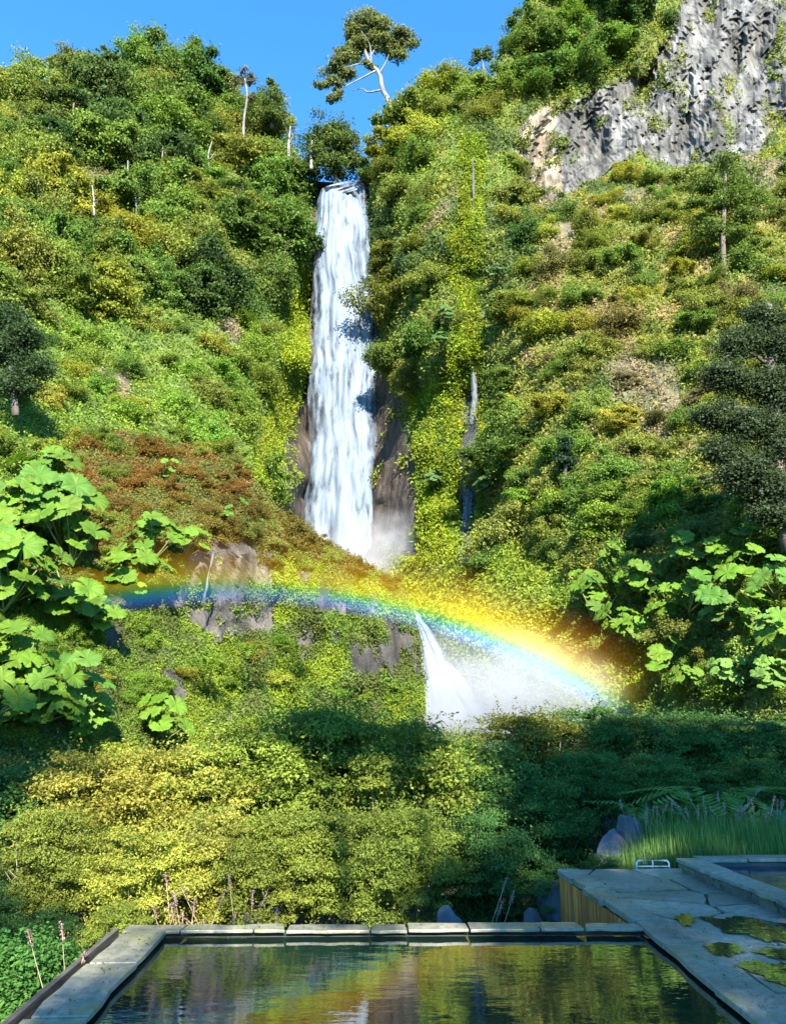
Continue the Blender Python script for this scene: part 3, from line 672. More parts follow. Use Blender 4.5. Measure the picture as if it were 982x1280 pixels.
# ------------------------------------------------------------------ giant rhubarb (gunnera): thing > leaf, stalk
def gun_leaf(seed, R=.5, lobes=7):
    rng = np.random.default_rng(seed); nr, na = 7, 70; v = []; col = []
    for i in range(nr):
        q = i / (nr - 1)
        for j in range(na):
            a = -math.pi * .94 + 2 * math.pi * .94 * j / (na - 1); lb = abs(math.sin(a * lobes / 2 + .0)) ; edge = .84 + .16 * (1 - abs((((a + math.pi) / (2 * math.pi) * lobes) % 1) * 2 - 1) ** 1.8) + .05 * rng.normal() * (i == nr - 1)
            r = R * q * (1 + (edge - 1) * q)
            z = R * (.34 * q * q - .05 * math.cos(a * lobes * 1.) * q + .035 * math.sin(a * lobes * 3) * q - .30 * q ** 4)
            v.append((r * math.cos(a), r * math.sin(a), z)); 
    f = [[i * na + j, (i + 1) * na + j, (i + 1) * na + j + 1, i * na + j + 1] for i in range(nr - 1) for j in range(na - 1)]
    f = np.array(f); fa = []
    for q in f:
        c = np.mean([v[k] for k in q], 0); a = math.atan2(c[1], c[0]); k = ((a + math.pi) / (2 * math.pi) * lobes) % 1
        fa.append(.3 + .3 * (abs(k - .5) < .06) + .12 * rng.random())
    return npmesh('gunnera_leaf', v, f, [BIGLEAF], face_attr={'var': fa}, smooth=True)
GL = [gun_leaf(s, lobes=l) for s, l in ((1, 7), (2, 8), (3, 6))]
STALK = (lambda m: (m.tube([(0, 0, 0), (0, 0, .5), (0, 0, 1)], [.03, .024, .016], 6), m.mesh('stalk', STEM, True))[1])(MB())
gproto = []
def gunnera(loc, size, n, color, label, spread=1.35, tilt=.5, group=None, facing=-math.pi / 2):
    e = link('giant_rhubarb', None, None, loc); tag(e, label, 'giant rhubarb', group)
    for k in range(n):
        a = facing + random.uniform(-1.5, 1.5) if k else facing; h = random.uniform(.2, 1.3) * size * spread; d = random.uniform(.1, 1.15) * size * spread
        tip = Vector((math.cos(a) * d, math.sin(a) * d, h))
        t = tilt + random.uniform(-.25, .3)
        l = link('leaf', random.choice(GL), e, tip, None, size * random.uniform(.75, 1.15), jit(color, .15))
        nrm = Vector((math.cos(a) * math.sin(t), math.sin(a) * math.sin(t), math.cos(t)))
        l.rotation_mode = 'QUATERNION'; l.rotation_quaternion = nrm.to_track_quat('Z', 'X') @ Matrix.Rotation(random.random() * 6.28, 3, 'Z').to_quaternion()
        s = link('stalk', STALK, e); s.rotation_mode = 'QUATERNION'; s.rotation_quaternion = tip.to_track_quat('Z', 'X'); s.scale = (size, size, tip.length)
    return e
C_G = (.075, .16, .02); C_G2 = (.10, .185, .014)
def gat(u, v, Y, px, n, lab, col=C_G2, tilt=.75, **k):
    if Y < 25 and u < 530: Y = float(mound.depth(np.array([u]), np.array([v + px * .35]))[0]) - .25
    gunnera(P(u, v + px * .35, Y), px * .44 * Y / 900, int(n * 2.6), col, lab, tilt=tilt, **k)
gat(65, 600, 16.5, 72, 8, 'giant rhubarb with broad leaves high at the left, beside the brown mound')
gat(15, 640, 15, 75, 8, 'giant rhubarb at the left edge level with the brown mound')
gat(10, 730, 13.5, 75, 7, 'giant rhubarb at the left edge where the rainbow fades out')
gat(20, 820, 12.4, 80, 8, 'large giant rhubarb leaves at the left edge below the rainbow')
gat(45, 880, 12, 75, 8, 'bright giant rhubarb low at the left, just above the sunlit thicket')
gat(190, 680, 17.2, 68, 5, 'giant rhubarb with four fan leaves on the middle of the brown mound')
gat(160, 720, 17, 66, 5, 'giant rhubarb on the brown mound where the rainbow crosses it')
gat(125, 770, 15, 62, 6, 'giant rhubarb in front of the dark rock hollow under the rainbow')
gat(235, 680, 18, 45, 3, 'small giant rhubarb beside the trickle on the mound')
gat(120, 900, 13, 62, 5, 'giant rhubarb half hidden behind the left of the sunlit thicket')
gat(205, 905, 13.5, 60, 4, 'giant rhubarb behind the sunlit thicket under the mossy rock')
gat(290, 640, 20.5, 30, 3, 'little giant rhubarb near the crest of the mound', C_G)
gat(210, 590, 20, 28, 2, 'single pale giant rhubarb leaf on the brown crest of the mound')
for (u, v, Y, px, n, lab) in ((735, 740, 30, 40, 8, 'upper left of the large rhubarb patch on the right slope'), (800, 730, 27, 44, 9, 'centre top of the large rhubarb patch on the right slope'),
    (780, 790, 26, 44, 9, 'lower middle of the large rhubarb patch on the right slope'), (840, 760, 24, 46, 9, 'right side of the large rhubarb patch on the right slope'),
    (760, 700, 31, 34, 6, 'topmost plant of the large rhubarb patch on the right slope'), (900, 770, 20, 38, 8, 'between the rhubarb patch and the right edge'),
    (960, 790, 17, 42, 8, 'at the right edge above the shaded thicket'), (910, 850, 18, 38, 8, 'low on the right just above the shaded thicket'), (960, 850, 15.5, 42, 7, 'lowest at the right edge, above the shaded thicket'),
    (970, 610, 17, 46, 7, 'under the dark conifer at the right edge'), (860, 850, 20, 34, 7, 'at the end of the mossy wall on the right')):
    gat(u, v, float(hill.depth(np.array([u]), np.array([v]))[0]) - 1.1, px * .85, int(n * 1.3), 'giant rhubarb ' + lab, C_G2 if u < 900 else (.12, .22, .04), spread=1.7)
for (u, v, lab) in ((550, 430, 'dark-leaved giant rhubarb hanging on the spur left of the mossy gully'), (618, 345, 'giant rhubarb clinging right beside the thin gully waterfall'), (618, 378, 'giant rhubarb just below another beside the thin gully waterfall'),
                    (560, 400, 'giant rhubarb above the dark cluster on the spur'), (540, 600, 'giant rhubarb low on the mossy spur'), (610, 610, 'giant rhubarb right of the lower dark gully rock')):
    gat(u, v, float(hill.depth(np.array([u]), np.array([v]))[0]) - 1.2, 24, 9, lab, (.06, .12, .03), spread=1.6)

for k in range(26):
    left = k < 13
    u, v = (random.uniform(-15, 125), random.uniform(660, 905)) if left else (random.uniform(705, 985), random.uniform(700, 850))
    rel = mound if left else hill; Yk = float(rel.depth(np.array([u]), np.array([v]))[0]) - (.4 if left else 1.2)
    px = 42 if left else 28
    gunnera(P(u, v, Yk), px * Yk / 900, random.randint(5, 9), C_G2 if k % 3 else C_G, 'giant rhubarb with smaller leaves, part of the dense bank ' + ('at the left edge' if left else 'low on the right slope'), tilt=.75, spread=1.25, group='giant rhubarb filling the bank ' + ('at the left edge' if left else 'low on the right slope'))

# ------------------------------------------------------------------ falling water
def sheet(name, mt, rows, Yf, nu=60, nv=160, amp=.6, origin=None, lab=None, cat='waterfall', seed=5, soft=.22, lobes=None):
    """rows = (v, u_left, u_right); relief across and down makes the strands of the fall"""
    rr = np.array(rows, float); vs_ = np.linspace(rr[0, 0], rr[-1, 0], nv); ul = np.interp(vs_, rr[:, 0], rr[:, 1]); ur = np.interp(vs_, rr[:, 0], rr[:, 2])
    ul = ul + N1(vs_ / 30 + seed, vs_ * 0 + 1, 3) * min(2.5, (ur - ul).mean() * .12); ur = ur + N2(vs_ / 17 + seed, vs_ * 0 + 2, 3) * 3
    t = np.linspace(0, 1, nu); U = ul[None] + (ur - ul)[None] * t[:, None]; Vv = np.broadcast_to(vs_[None], U.shape)
    if lobes is not None: Vv = Vv + np.interp(t, *zip(*lobes))[:, None] * np.clip(1 - (Vv - vs_[0]) / 60, 0, 1)
    Y = Yf(Vv) + (np.abs(t - .5)[:, None] * 2) ** 3 * amp * 1.5 - N3(t[:, None] * 6 + seed, Vv / 110, 3) * amp * 1.2 - N1(t[:, None] * 16, Vv / 40, 2) * amp * .25
    p = P(U, Vv, Y); o = p[nu // 2, 0]; idx = np.arange(nu * nv).reshape(nu, nv)
    f = np.stack([idx[:-1, :-1], idx[1:, :-1], idx[1:, 1:], idx[:-1, 1:]], -1).reshape(-1, 4)
    ed = np.clip(np.minimum(t, 1 - t)[:, None] / soft, 0, 1) ** .7 * .55 * np.ones_like(Vv)
    ed = ed * np.clip(((vs_[-1] - vs_) / 25), .25, 1)[None] * np.clip((vs_ - vs_[0] + 1) / 6, .3, 1)[None]
    me = npmesh(name, p - o, f, [mt], vert_attr={'edge': ed.ravel()}, smooth=True)
    return tag(link(name, me, None, o), lab, cat)
sheet('waterfall', FALL, [(222, 432, 455), (228, 396, 456), (300, 390, 463), (450, 386, 476), (560, 384, 478), (700, 374, 478), (740, 380, 482)], lambda v: 66.6 - .3 * np.sqrt(np.clip((v - 205) / 30, 0, 9)) * 1.1, amp=.8, lobes=[(0, 20), (.08, 8), (.25, 3), (.42, 10), (.55, 16), (.68, 4), (.8, -3), (.95, -2), (1, 6)],
      lab='tall white main waterfall plunging down the cleft in the middle of the cliff')
sheet('waterfall_veil', FALL, [(240, 440, 457), (320, 446, 466), (450, 455, 480), (600, 452, 474), (690, 450, 486)], lambda v: 67.9 - (v - 240) * .003, amp=.5, nu=24, seed=9, soft=.6,
      lab='thin veil of water along the right edge of the main waterfall')
sheet('lower_cascade', FALL, [(760, 512, 518), (775, 515, 530), (800, 521, 548), (830, 522, 566), (880, 516, 604), (910, 500, 630)], lambda v: 36 - (v - 760) * .03, amp=.5, nu=30, nv=60, seed=4,
      lab='short bright cascade at the right end of the mound below the main fall')
sheet('gully_waterfall', TRICKLE, [(196, 590, 591), (215, 590, 592.5), (290, 590.5, 593), (330, 590, 591)], lambda v: 56.3 - (v - 196) * .008, amp=.1, nu=10, seed=2, soft=.6, lab='thin upper waterfall in the mossy gully right of the main fall')
sheet('gully_trickle', TRICKLE, [(400, 590, 596), (500, 588, 597), (620, 578, 592), (705, 574, 590)], lambda v: 53.9 - (v - 400) * .008, amp=.15, nu=10, seed=3, soft=.5, lab='faint trickle running down the dark rock at the foot of the mossy gully')
sheet('mound_trickle', TRICKLE, [(690, 265, 267), (710, 262, 265), (725, 258, 262), (740, 255, 260), (756, 251, 257)], lambda v: 17.7 + 0 * v, amp=.05, nu=12, nv=40, seed=6, soft=.5, lab='small trickle of water over the rock under the mound, left of the mossy wall')

# ------------------------------------------------------------------ mist and rainbow
def mist(name, c, r, dens, lab, soft=1.):
    import bmesh
    bm = bmesh.new(); bmesh.ops.create_icosphere(bm, subdivisions=3, radius=1); me = bpy.data.meshes.new(name); bm.to_mesh(me); bm.free()
    m, n, out = mat(name + '_air'); tc = nd(n, 'ShaderNodeTexCoord').outputs['Object']
    ln = nd(n, 'ShaderNodeVectorMath', operation='LENGTH'); n.links.new(tc, ln.inputs[0])
    f = mth(n, 'SUBTRACT', 1., ln.outputs['Value'], clamp=True); f = mth(n, 'POWER', f, 1.3)
    g = ramp(n, noise(n, 2.2, 3, coord=tc), [(.35, .25), (.65, 1.)])
    s = nd(n, 'ShaderNodeVolumePrincipled'); s.inputs['Color'].default_value = (.93, .96, 1, 1)
    n.links.new(mth(n, 'MULTIPLY', mth(n, 'MULTIPLY', f, g), dens), s.inputs['Density']); n.links.new(s.outputs[0], out.inputs['Volume'])
    me.materials.append(m); o = link(name, me, None, c, None, tuple(r)); tag(o, lab, 'mist', kind='stuff'); return o
mist('plunge_mist', P(500, 705, 60), (8.5, 6, 4.6), .6, 'pale mist drifting at the foot of the main waterfall')
mist('cascade_mist', P(606, 880, 30), (6.0, 3.5, 3.3), .8, 'white spray filling the hollow under the rainbow right of the cascade')

def rainbow():
    ax = np.array([-223, 1187, -788.]); ax /= np.linalg.norm(ax); e1 = unit(np.cross(ax, [0, 0, 1.])); e2 = unit(np.cross(e1, ax))
    if e2[2] < 0: e2 = -e2
    eye = np.array([0, 0, EYE])
    th = np.radians(np.linspace(40.6, 46.6, 40)); ph = np.radians(np.linspace(-40, 52, 110))
    stops = [(0, (.25, .3, .55), 0), (.07, (.1, .22, .8), .8), (.14, (.05, .4, .9), 1.1), (.2, (.1, .7, .6), .9), (.25, (.35, .8, .15), .9), (.31, (.9, .85, .05), 1.1), (.4, (1, .66, .02), 1.15), (.53, (1, .50, .01), .68), (.68, (.95, .38, .02), .32), (.85, (.9, .25, .02), .1), (1, (.6, .1, .05), 0)]
    x = [s[0] for s in stops]; v = []; c = []
    for p in ph:
        d = math.sin(p) * e1 + math.cos(p) * e2; deg = math.degrees(p); D = math.cos(math.radians(42)) * np.interp(deg, [-40, -2, 8, 14, 22, 30, 50], [16.5, 17.6, 20.5, 22.2, 26, 27, 26.5]); C = eye + ax * D
        k = np.interp(deg, [-38, -18, -6, 6, 14, 28, 36, 40, 44], [0.1, .3, .36, .5, .85, 1.1, 1., .5, 0.])
        for j, t in enumerate(th):
            v.append(C + D * math.tan(t) * d); q = j / 39; a = np.interp(q, x, [s[2] for s in stops]) * k
            c.append([np.interp(q, x, [s[1][i] for s in stops]) * a for i in range(3)])
    idx = np.arange(110 * 40).reshape(110, 40); f = np.stack([idx[:-1, :-1], idx[1:, :-1], idx[1:, 1:], idx[:-1, 1:]], -1).reshape(-1, 4)
    m, n, out = mat('rainbow_light'); col = nd(n, 'ShaderNodeAttribute', attribute_name='col').outputs['Color']
    sc_ = nd(n, 'ShaderNodeVectorMath', operation='SCALE'); n.links.new(col, sc_.inputs[0]); sc_.inputs['Scale'].default_value = .11
    d = nd(n, 'ShaderNodeBsdfDiffuse'); n.links.new(sc_.outputs[0], d.inputs[0]); t = nd(n, 'ShaderNodeBsdfTransparent'); a = nd(n, 'ShaderNodeAddShader')
    n.links.new(d.outputs[0], a.inputs[0]); n.links.new(t.outputs[0], a.inputs[1]); n.links.new(a.outputs[0], out.inputs[0])
    tag(link('rainbow', npmesh('rainbow', v, f, [m], vert_attr={'col': c}, smooth=True)), 'rainbow arching through the spray from the mound down to the mossy wall', 'rainbow')
rainbow()

# ------------------------------------------------------------------ thicket behind the pool
def bush_mesh(seed, nclus=95, per=560, leaf=.054, sx=1.25, sz=1.3):
    rng = np.random.default_rng(seed); d = unit(rng.normal(size=(nclus, 3))); r = rng.random(nclus)[:, None] ** .4
    C = d * r * np.array([sx, sx, sz]) * .8; C[:, 2] += sz; C[:, 2] = np.maximum(C[:, 2], .1)
    s = rng.uniform(.14, .34, nclus); R = np.stack([s, s, s * .42], 1); idx = np.repeat(np.arange(nclus), per); n = len(idx); dd = unit(rng.normal(size=(n, 3)))
    pos = C[idx] + dd * R[idx] * (rng.random(n) ** .4)[:, None] * 1.1
    sk = rng.integers(0, 900, n); sd_ = unit(rng.normal(size=(900, 3)) + np.array([0, 0, .6])); sc0 = rng.integers(0, nclus, 900); spr = rng.random(n) < .13   # loose shoots
    q_ = rng.random(spr.sum())[:, None]; pos[spr] = C[sc0[sk[spr]]] + sd_[sk[spr]] * (R[sc0[sk[spr]]] * .6 + .05 + .38 * q_) + rng.normal(size=(spr.sum(), 3)) * .022
    v, f = leaves(rng, pos, dd * .45 + np.array([0, 0, .5]) + rng.normal(size=(n, 3)) * .5, leaf, leaf * .5)
    me = npmesh('foliage', v, f, [NEARLEAF], face_attr={'var': rng.random(n) * .5 + rng.random(nclus)[idx] * .5})
    m = MB()
    for k in range(22):
        e = C[rng.integers(nclus)]; b = np.array([rng.normal() * .12, rng.normal() * .12, 0]); q = curve_pts([b, (b + e) / 2 + [0, 0, .12] + rng.normal(size=3) * .08, e * 1.08], 7); m.tube(q, np.linspace(.022, .004, 7), 5)
    return me, m.mesh('branches', TWIG, True)
BUSH = [bush_mesh(41), bush_mesh(42, 75, 700), bush_mesh(43, 115, 430, .05)]
bprot = {}
def bush(u, Y, vtop, k, color, lab, wx=1., name='bush', base=None):
    x = (u - CU) * Y / (F * PC - (CV - vtop) * PS); zt = P(u, vtop, Y)[2]; zb = float(ground_z(x, Y)) - .05; s = (zt - zb) / 2.75
    if k not in bprot:
        e = bpy.data.objects.new(name, None); COL.objects.link(e); a = link('foliage', BUSH[k][0], e); b = link('branches', BUSH[k][1], e); bprot[k] = e, a, b
    else:
        e0, a0, b0 = bprot[k]; e, a, b = e0.copy(), a0.copy(), b0.copy()
        for o in (e, a, b): COL.objects.link(o)
        a.parent = e; b.parent = e
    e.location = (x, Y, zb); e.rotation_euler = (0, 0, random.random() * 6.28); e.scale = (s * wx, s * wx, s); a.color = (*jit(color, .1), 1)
    return tag(e, lab, 'bush', 'bushes of the thicket behind the pool')
Y1, Y2, Y3 = (.29, .29, .045), (.17, .22, .032), (.07, .155, .034)  # bush tones from sunlit to shaded, the light partly put into leaf colour
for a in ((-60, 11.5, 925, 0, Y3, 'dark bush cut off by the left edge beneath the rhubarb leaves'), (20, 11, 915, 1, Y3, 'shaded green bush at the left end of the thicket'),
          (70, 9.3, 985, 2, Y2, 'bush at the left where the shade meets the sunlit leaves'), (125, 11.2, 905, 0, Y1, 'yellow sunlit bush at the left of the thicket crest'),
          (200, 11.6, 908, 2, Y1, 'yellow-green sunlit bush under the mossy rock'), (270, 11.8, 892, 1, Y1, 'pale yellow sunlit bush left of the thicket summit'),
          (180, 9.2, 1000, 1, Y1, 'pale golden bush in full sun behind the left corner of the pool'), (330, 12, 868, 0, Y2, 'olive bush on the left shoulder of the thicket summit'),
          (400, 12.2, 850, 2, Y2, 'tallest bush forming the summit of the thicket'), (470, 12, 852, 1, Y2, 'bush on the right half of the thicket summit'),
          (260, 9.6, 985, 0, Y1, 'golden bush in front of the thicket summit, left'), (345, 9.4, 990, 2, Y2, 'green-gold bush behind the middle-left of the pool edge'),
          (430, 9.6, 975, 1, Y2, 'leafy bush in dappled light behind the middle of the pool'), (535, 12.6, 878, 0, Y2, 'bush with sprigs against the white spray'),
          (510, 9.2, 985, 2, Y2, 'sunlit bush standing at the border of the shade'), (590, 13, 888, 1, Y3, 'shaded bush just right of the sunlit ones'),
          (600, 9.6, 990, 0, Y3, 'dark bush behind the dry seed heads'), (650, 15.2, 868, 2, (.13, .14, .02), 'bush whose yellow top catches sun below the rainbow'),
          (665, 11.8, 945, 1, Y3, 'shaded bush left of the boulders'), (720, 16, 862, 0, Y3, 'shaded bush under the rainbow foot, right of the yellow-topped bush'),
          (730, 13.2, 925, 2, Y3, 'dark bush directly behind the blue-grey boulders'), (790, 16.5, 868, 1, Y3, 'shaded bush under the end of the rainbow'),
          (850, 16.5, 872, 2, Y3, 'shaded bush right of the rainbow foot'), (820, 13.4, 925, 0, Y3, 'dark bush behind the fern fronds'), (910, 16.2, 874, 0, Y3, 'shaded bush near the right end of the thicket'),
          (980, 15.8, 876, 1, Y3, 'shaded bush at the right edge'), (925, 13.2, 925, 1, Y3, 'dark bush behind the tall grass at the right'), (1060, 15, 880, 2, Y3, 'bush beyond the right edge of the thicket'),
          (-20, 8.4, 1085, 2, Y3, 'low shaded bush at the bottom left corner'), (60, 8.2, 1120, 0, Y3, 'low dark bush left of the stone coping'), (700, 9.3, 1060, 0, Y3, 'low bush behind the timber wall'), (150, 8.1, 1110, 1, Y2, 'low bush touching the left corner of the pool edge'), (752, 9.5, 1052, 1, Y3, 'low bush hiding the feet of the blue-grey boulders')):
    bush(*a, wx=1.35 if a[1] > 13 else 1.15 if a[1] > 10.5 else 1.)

# ------------------------------------------------------------------ near plants: grass, seed heads, ferns, broad leaf
def blades(name, pts, h, w, color, lab, n_per=14, seed=1, lean=.35, kind='stuff', cat='grass'):
    rng = np.random.default_rng(seed); pts = np.asarray(pts); n = len(pts) * n_per; b = np.repeat(pts, n_per, 0) + rng.normal(size=(n, 3)) * [.06, .06, 0]
    hh = h * rng.uniform(.5, 1.15, n); a = rng.random(n) * 6.283; ln = rng.random(n) * lean; ca, sa = np.cos(a), np.sin(a); side = np.stack([-sa, ca, 0 * a], 1); out = np.stack([ca, sa, 0 * a], 1)
    V_ = []
    for q, wq in ((0, 1.), (.5, .8), (1., .1)):
        c = b + out * (hh * ln * q * q)[:, None] + np.array([0, 0, 1.]) * (hh * q * (1 - .25 * ln * q))[:, None]; V_ += [c - side * w * wq, c + side * w * wq]
    v = np.stack(V_, 1).reshape(-1, 3); i = np.arange(n)[:, None] * 6; f = np.concatenate([i + [0, 1, 3, 2], i + [2, 3, 5, 4]])
    va = rng.random(n); o = link(name, npmesh(name, v, f, [NEARLEAF], face_attr={'var': np.concatenate([va, va])}), color=color); return tag(o, lab, cat, kind=kind)
gp = []
for _ in range(900):
    u = random.uniform(770, 1010); Y = random.uniform(8.9, 11.2); x = (u - CU) * Y / 1010
    gp.append((x, Y, float(ground_z(x, Y)) - .03))
blades('tall_grass', gp, .62, .008, (.11, .21, .05), 'tall green grass growing behind the paved deck at the right', 16)
gp = [(x_ := random.uniform(-.9, 1.75), y_ := random.uniform(6.75, 8.0), float(ground_z(x_, y_))) for _ in range(160)]
blades('verge_grass', gp, .55, .006, (.09, .14, .03), 'tufts of grass and weeds behind the far pool edge', 12, 2)
def seedhead(loc, h, lab, n=3, color=(.26, .17, .14), seed=1, spread=.06):
    gz = float(ground_z(loc[0], loc[1])); h += loc[2] - gz; loc = np.array([loc[0], loc[1], gz])
    rng = np.random.default_rng(seed); e = link('seed_head_grass', None, None, loc); tag(e, lab, 'dry grass', 'dry grass stalks by the pool')
    for k in range(n):
        m = MB(); q = np.array([rng.normal() * spread, rng.normal() * spread * .4, 0]); t = q * 1.5 + [rng.normal() * .12 * h, rng.normal() * .05, 0] + [0, 0, h * rng.uniform(.8, 1.1)]; pp = curve_pts([q * .3, q + [0, 0, h * .5], t], 8); m.tube(pp, np.linspace(.0035, .002, 8), 5)
        link('stalk', m.mesh('stalk', DRY, True), e)
        nn = 45; f_ = rng.random(nn) * .4; c = t - (t - pp[-3]) / max(.01, np.linalg.norm(t - pp[-3])) * f_[:, None] * .3; d = unit(rng.normal(size=(nn, 3)) + [0, 0, 1.2]); rad = .018 * (1 - f_ * .6)
        v, f = leaves(rng, c + d * rad[:, None], rng.normal(size=(nn, 3)), .024, .009)
        link('seed_head', npmesh('seed_head', v, f, [NEARLEAF], face_attr={'var': rng.random(nn)}), e, color=color)
def at_rim(u, v, z=.0): return G(u, v, z)
seedhead(at_rim(592, 1150, -.1) + [0, .15, -.1], .42, 'single upright pink seed head behind the middle of the far pool edge', 1, seed=3)
seedhead(at_rim(618, 1150, -.1) + [0, .15, -.1], .42, 'pair of drooping pink seed heads just left of the timber wall', 2, seed=4, spread=.09)
seedhead(at_rim(320, 1152, -.1) + [0, .12, -.05], .28, 'pale dry seed heads behind the far pool edge, left of its middle', 6, seed=5, spread=.07)
seedhead(at_rim(245, 1152, -.1) + [0, .12, -.05], .26, 'dry seed heads behind the far left corner of the pool', 6, seed=6, spread=.09)
seedhead(at_rim(215, 1150, -.1) + [0, .22, -.05], .30, 'grey dry stalks in front of the golden bush at the pool corner', 5, seed=7, spread=.09)
seedhead(at_rim(92, 1215, -.1), .20, 'dry seed heads leaning over the left stone coping', 3, seed=8, spread=.05)
for k, (u, v) in enumerate(((820, 1050), (880, 1040), (930, 1050), (965, 1045), (900, 1060))):
    Y = 10.2; seedhead(P(u, v, Y) - [0, 0, .3], .75, 'feathery pale seed heads ' + ('at the left of the tall grass', 'in the middle of the tall grass', 'towards the right of the tall grass', 'at the right edge of the tall grass', 'at the front of the tall grass')[k], 9, (.30, .24, .20), 20 + k, .16)
def fern(loc, size, n, color, lab, seed=1, grounded=False):
    if grounded: loc = np.array([loc[0], loc[1], float(ground_z(loc[0], loc[1]))])
    rng = np.random.default_rng(seed); e = link('fern', None, None, loc); tag(e, lab, 'fern')
    for k in range(n):
        a = k / n * 6.283 + rng.normal() * .3; vs_, fs, cnt = [], [], 0; q = curve_pts([(0, 0, 0), (math.cos(a) * .3, math.sin(a) * .3, .55), (math.cos(a) * .85, math.sin(a) * .85, .5 + rng.normal() * .1)], 22) * size
        sd = np.array([-math.sin(a), math.cos(a), 0])
        for i in range(3, 21):
            l = size * .2 * math.sin(math.pi * i / 23) ** .7; w = size * .022; t = unit(q[i + 1] - q[i])
            for s_ in (-1, 1):
                c = q[i]; tip = c + sd * s_ * l + t * l * .35 + [0, 0, -.15 * l]; vs_ += [c - t * w, (c + tip) / 2 + t * w, tip, (c + tip) / 2 - t * w]; fs.append([cnt, cnt + 1, cnt + 2, cnt + 3]); cnt += 4
        link('frond', npmesh('frond', vs_, np.array(fs), [NEARLEAF], face_attr={'var': rng.random(len(fs))}), e, color=color)
fern(P(885, 985, 11.3), 1.5, 8, (.10, .22, .04), 'green fern with arching fronds above the tall grass', 1, True)
fern(P(815, 1040, 11.2), 1.1, 8, (.08, .18, .04), 'shaded fern left of the tall grass, beside the boulders', 2, True)
fern(P(22, 1240, 5.9), 1.15, 13, (.07, .17, .03), 'fresh green fern at the bottom left corner beside the coping', 3, True)
fern(P(310, 830, 17.8), .8, 10, (.13, .21, .02), 'bright fern on the mossy rock beneath the rainbow', 4)
fern(P(255, 850, 16.8), .8, 10, (.13, .21, .02), 'bright fern left of another on the mossy rock under the rainbow', 5)
fern(P(370, 830, 19.5), .8, 10, (.14, .2, .02), 'yellow-green fern on the mossy wall left of the cascade', 6)
gunnera(P(985, 1015, 10.6) * [1, 1, 0] + [0, 0, -.33], .8, 4, (.07, .17, .07), 'giant rhubarb leaf in the shade at the right edge above the tall grass', tilt=.8)
# leafy weeds at the bottom left
for k, (u, v, Y, r) in enumerate(((20, 1235, 6.3, .5), (62, 1215, 6.6, .42), (-20, 1240, 6., .5))):
    shrub('round_b', P(u, v, Y) - [0, 0, .1], r, (.06, .16, .03), ('fresh green weed at the bottom left corner', 'fresh green weed beside the left coping near the dry seed heads', 'fresh green weed cut by the left edge')[k], 'weeds by the left coping', name='weed', cat='weed')

# boulders
def boulder(c, r, seed, lab, rot=0):
    import bmesh
    gz = float(ground_z(c[0], c[1])) - .06; tz = c[2] + r[2]; c = np.array([c[0], c[1], (gz + tz) / 2]); r = (r[0] * 1.2, r[1] * 1.2, (tz - gz) / 2)
    bm = bmesh.new(); bmesh.ops.create_icosphere(bm, subdivisions=4, radius=1); me = bpy.data.meshes.new('boulder'); bm.to_mesh(me); bm.free()
    n = len(me.vertices); co = np.empty(n * 3); me.vertices.foreach_get('co', co); co = co.reshape(-1, 3); rg = np.random.default_rng(seed)
    for _ in range(22):
        d = unit(rg.normal(size=3)); h = rg.uniform(.45, .8); t = co @ d; co = co - np.outer(np.clip(t - h, 0, None) * .9, d)
    co += unit(co) * (N1(co[:, 0] * 3 + seed, co[:, 1] * 3 + co[:, 2] * 2, 4) * .08)[:, None]
    me.vertices.foreach_set('co', (co * r).ravel()); me.materials.append(BOULDER); me.update()
    return tag(link('boulder', me, None, c, (0, 0, rot)), lab, 'boulder')
boulder(P(783, 1022, 10.3), (.19, .2, .16), 1, 'upper blue-grey boulder at the left end of the tall grass')
boulder(P(765, 1043, 10.1), (.24, .22, .17), 2, 'pale blue boulder leaning below another at the left end of the tall grass')
boulder(P(668, 1136, 8.3), (.15, .2, .12), 3, 'dark blue-grey rock against the foot of the timber wall')
boulder(P(698, 1092, 9.2), (.3, .3, .11), 4, 'flat slanting rock behind the left top of the timber wall', .5)
boulder(P(562, 1140, 7.6), (.2, .2, .12), 5, 'rounded mossy rock behind the middle of the far pool edge')
boulder(P(600, 1152, 7.3), (.26, .2, .12), 6, 'low pale rock at the base of the pink seed heads')

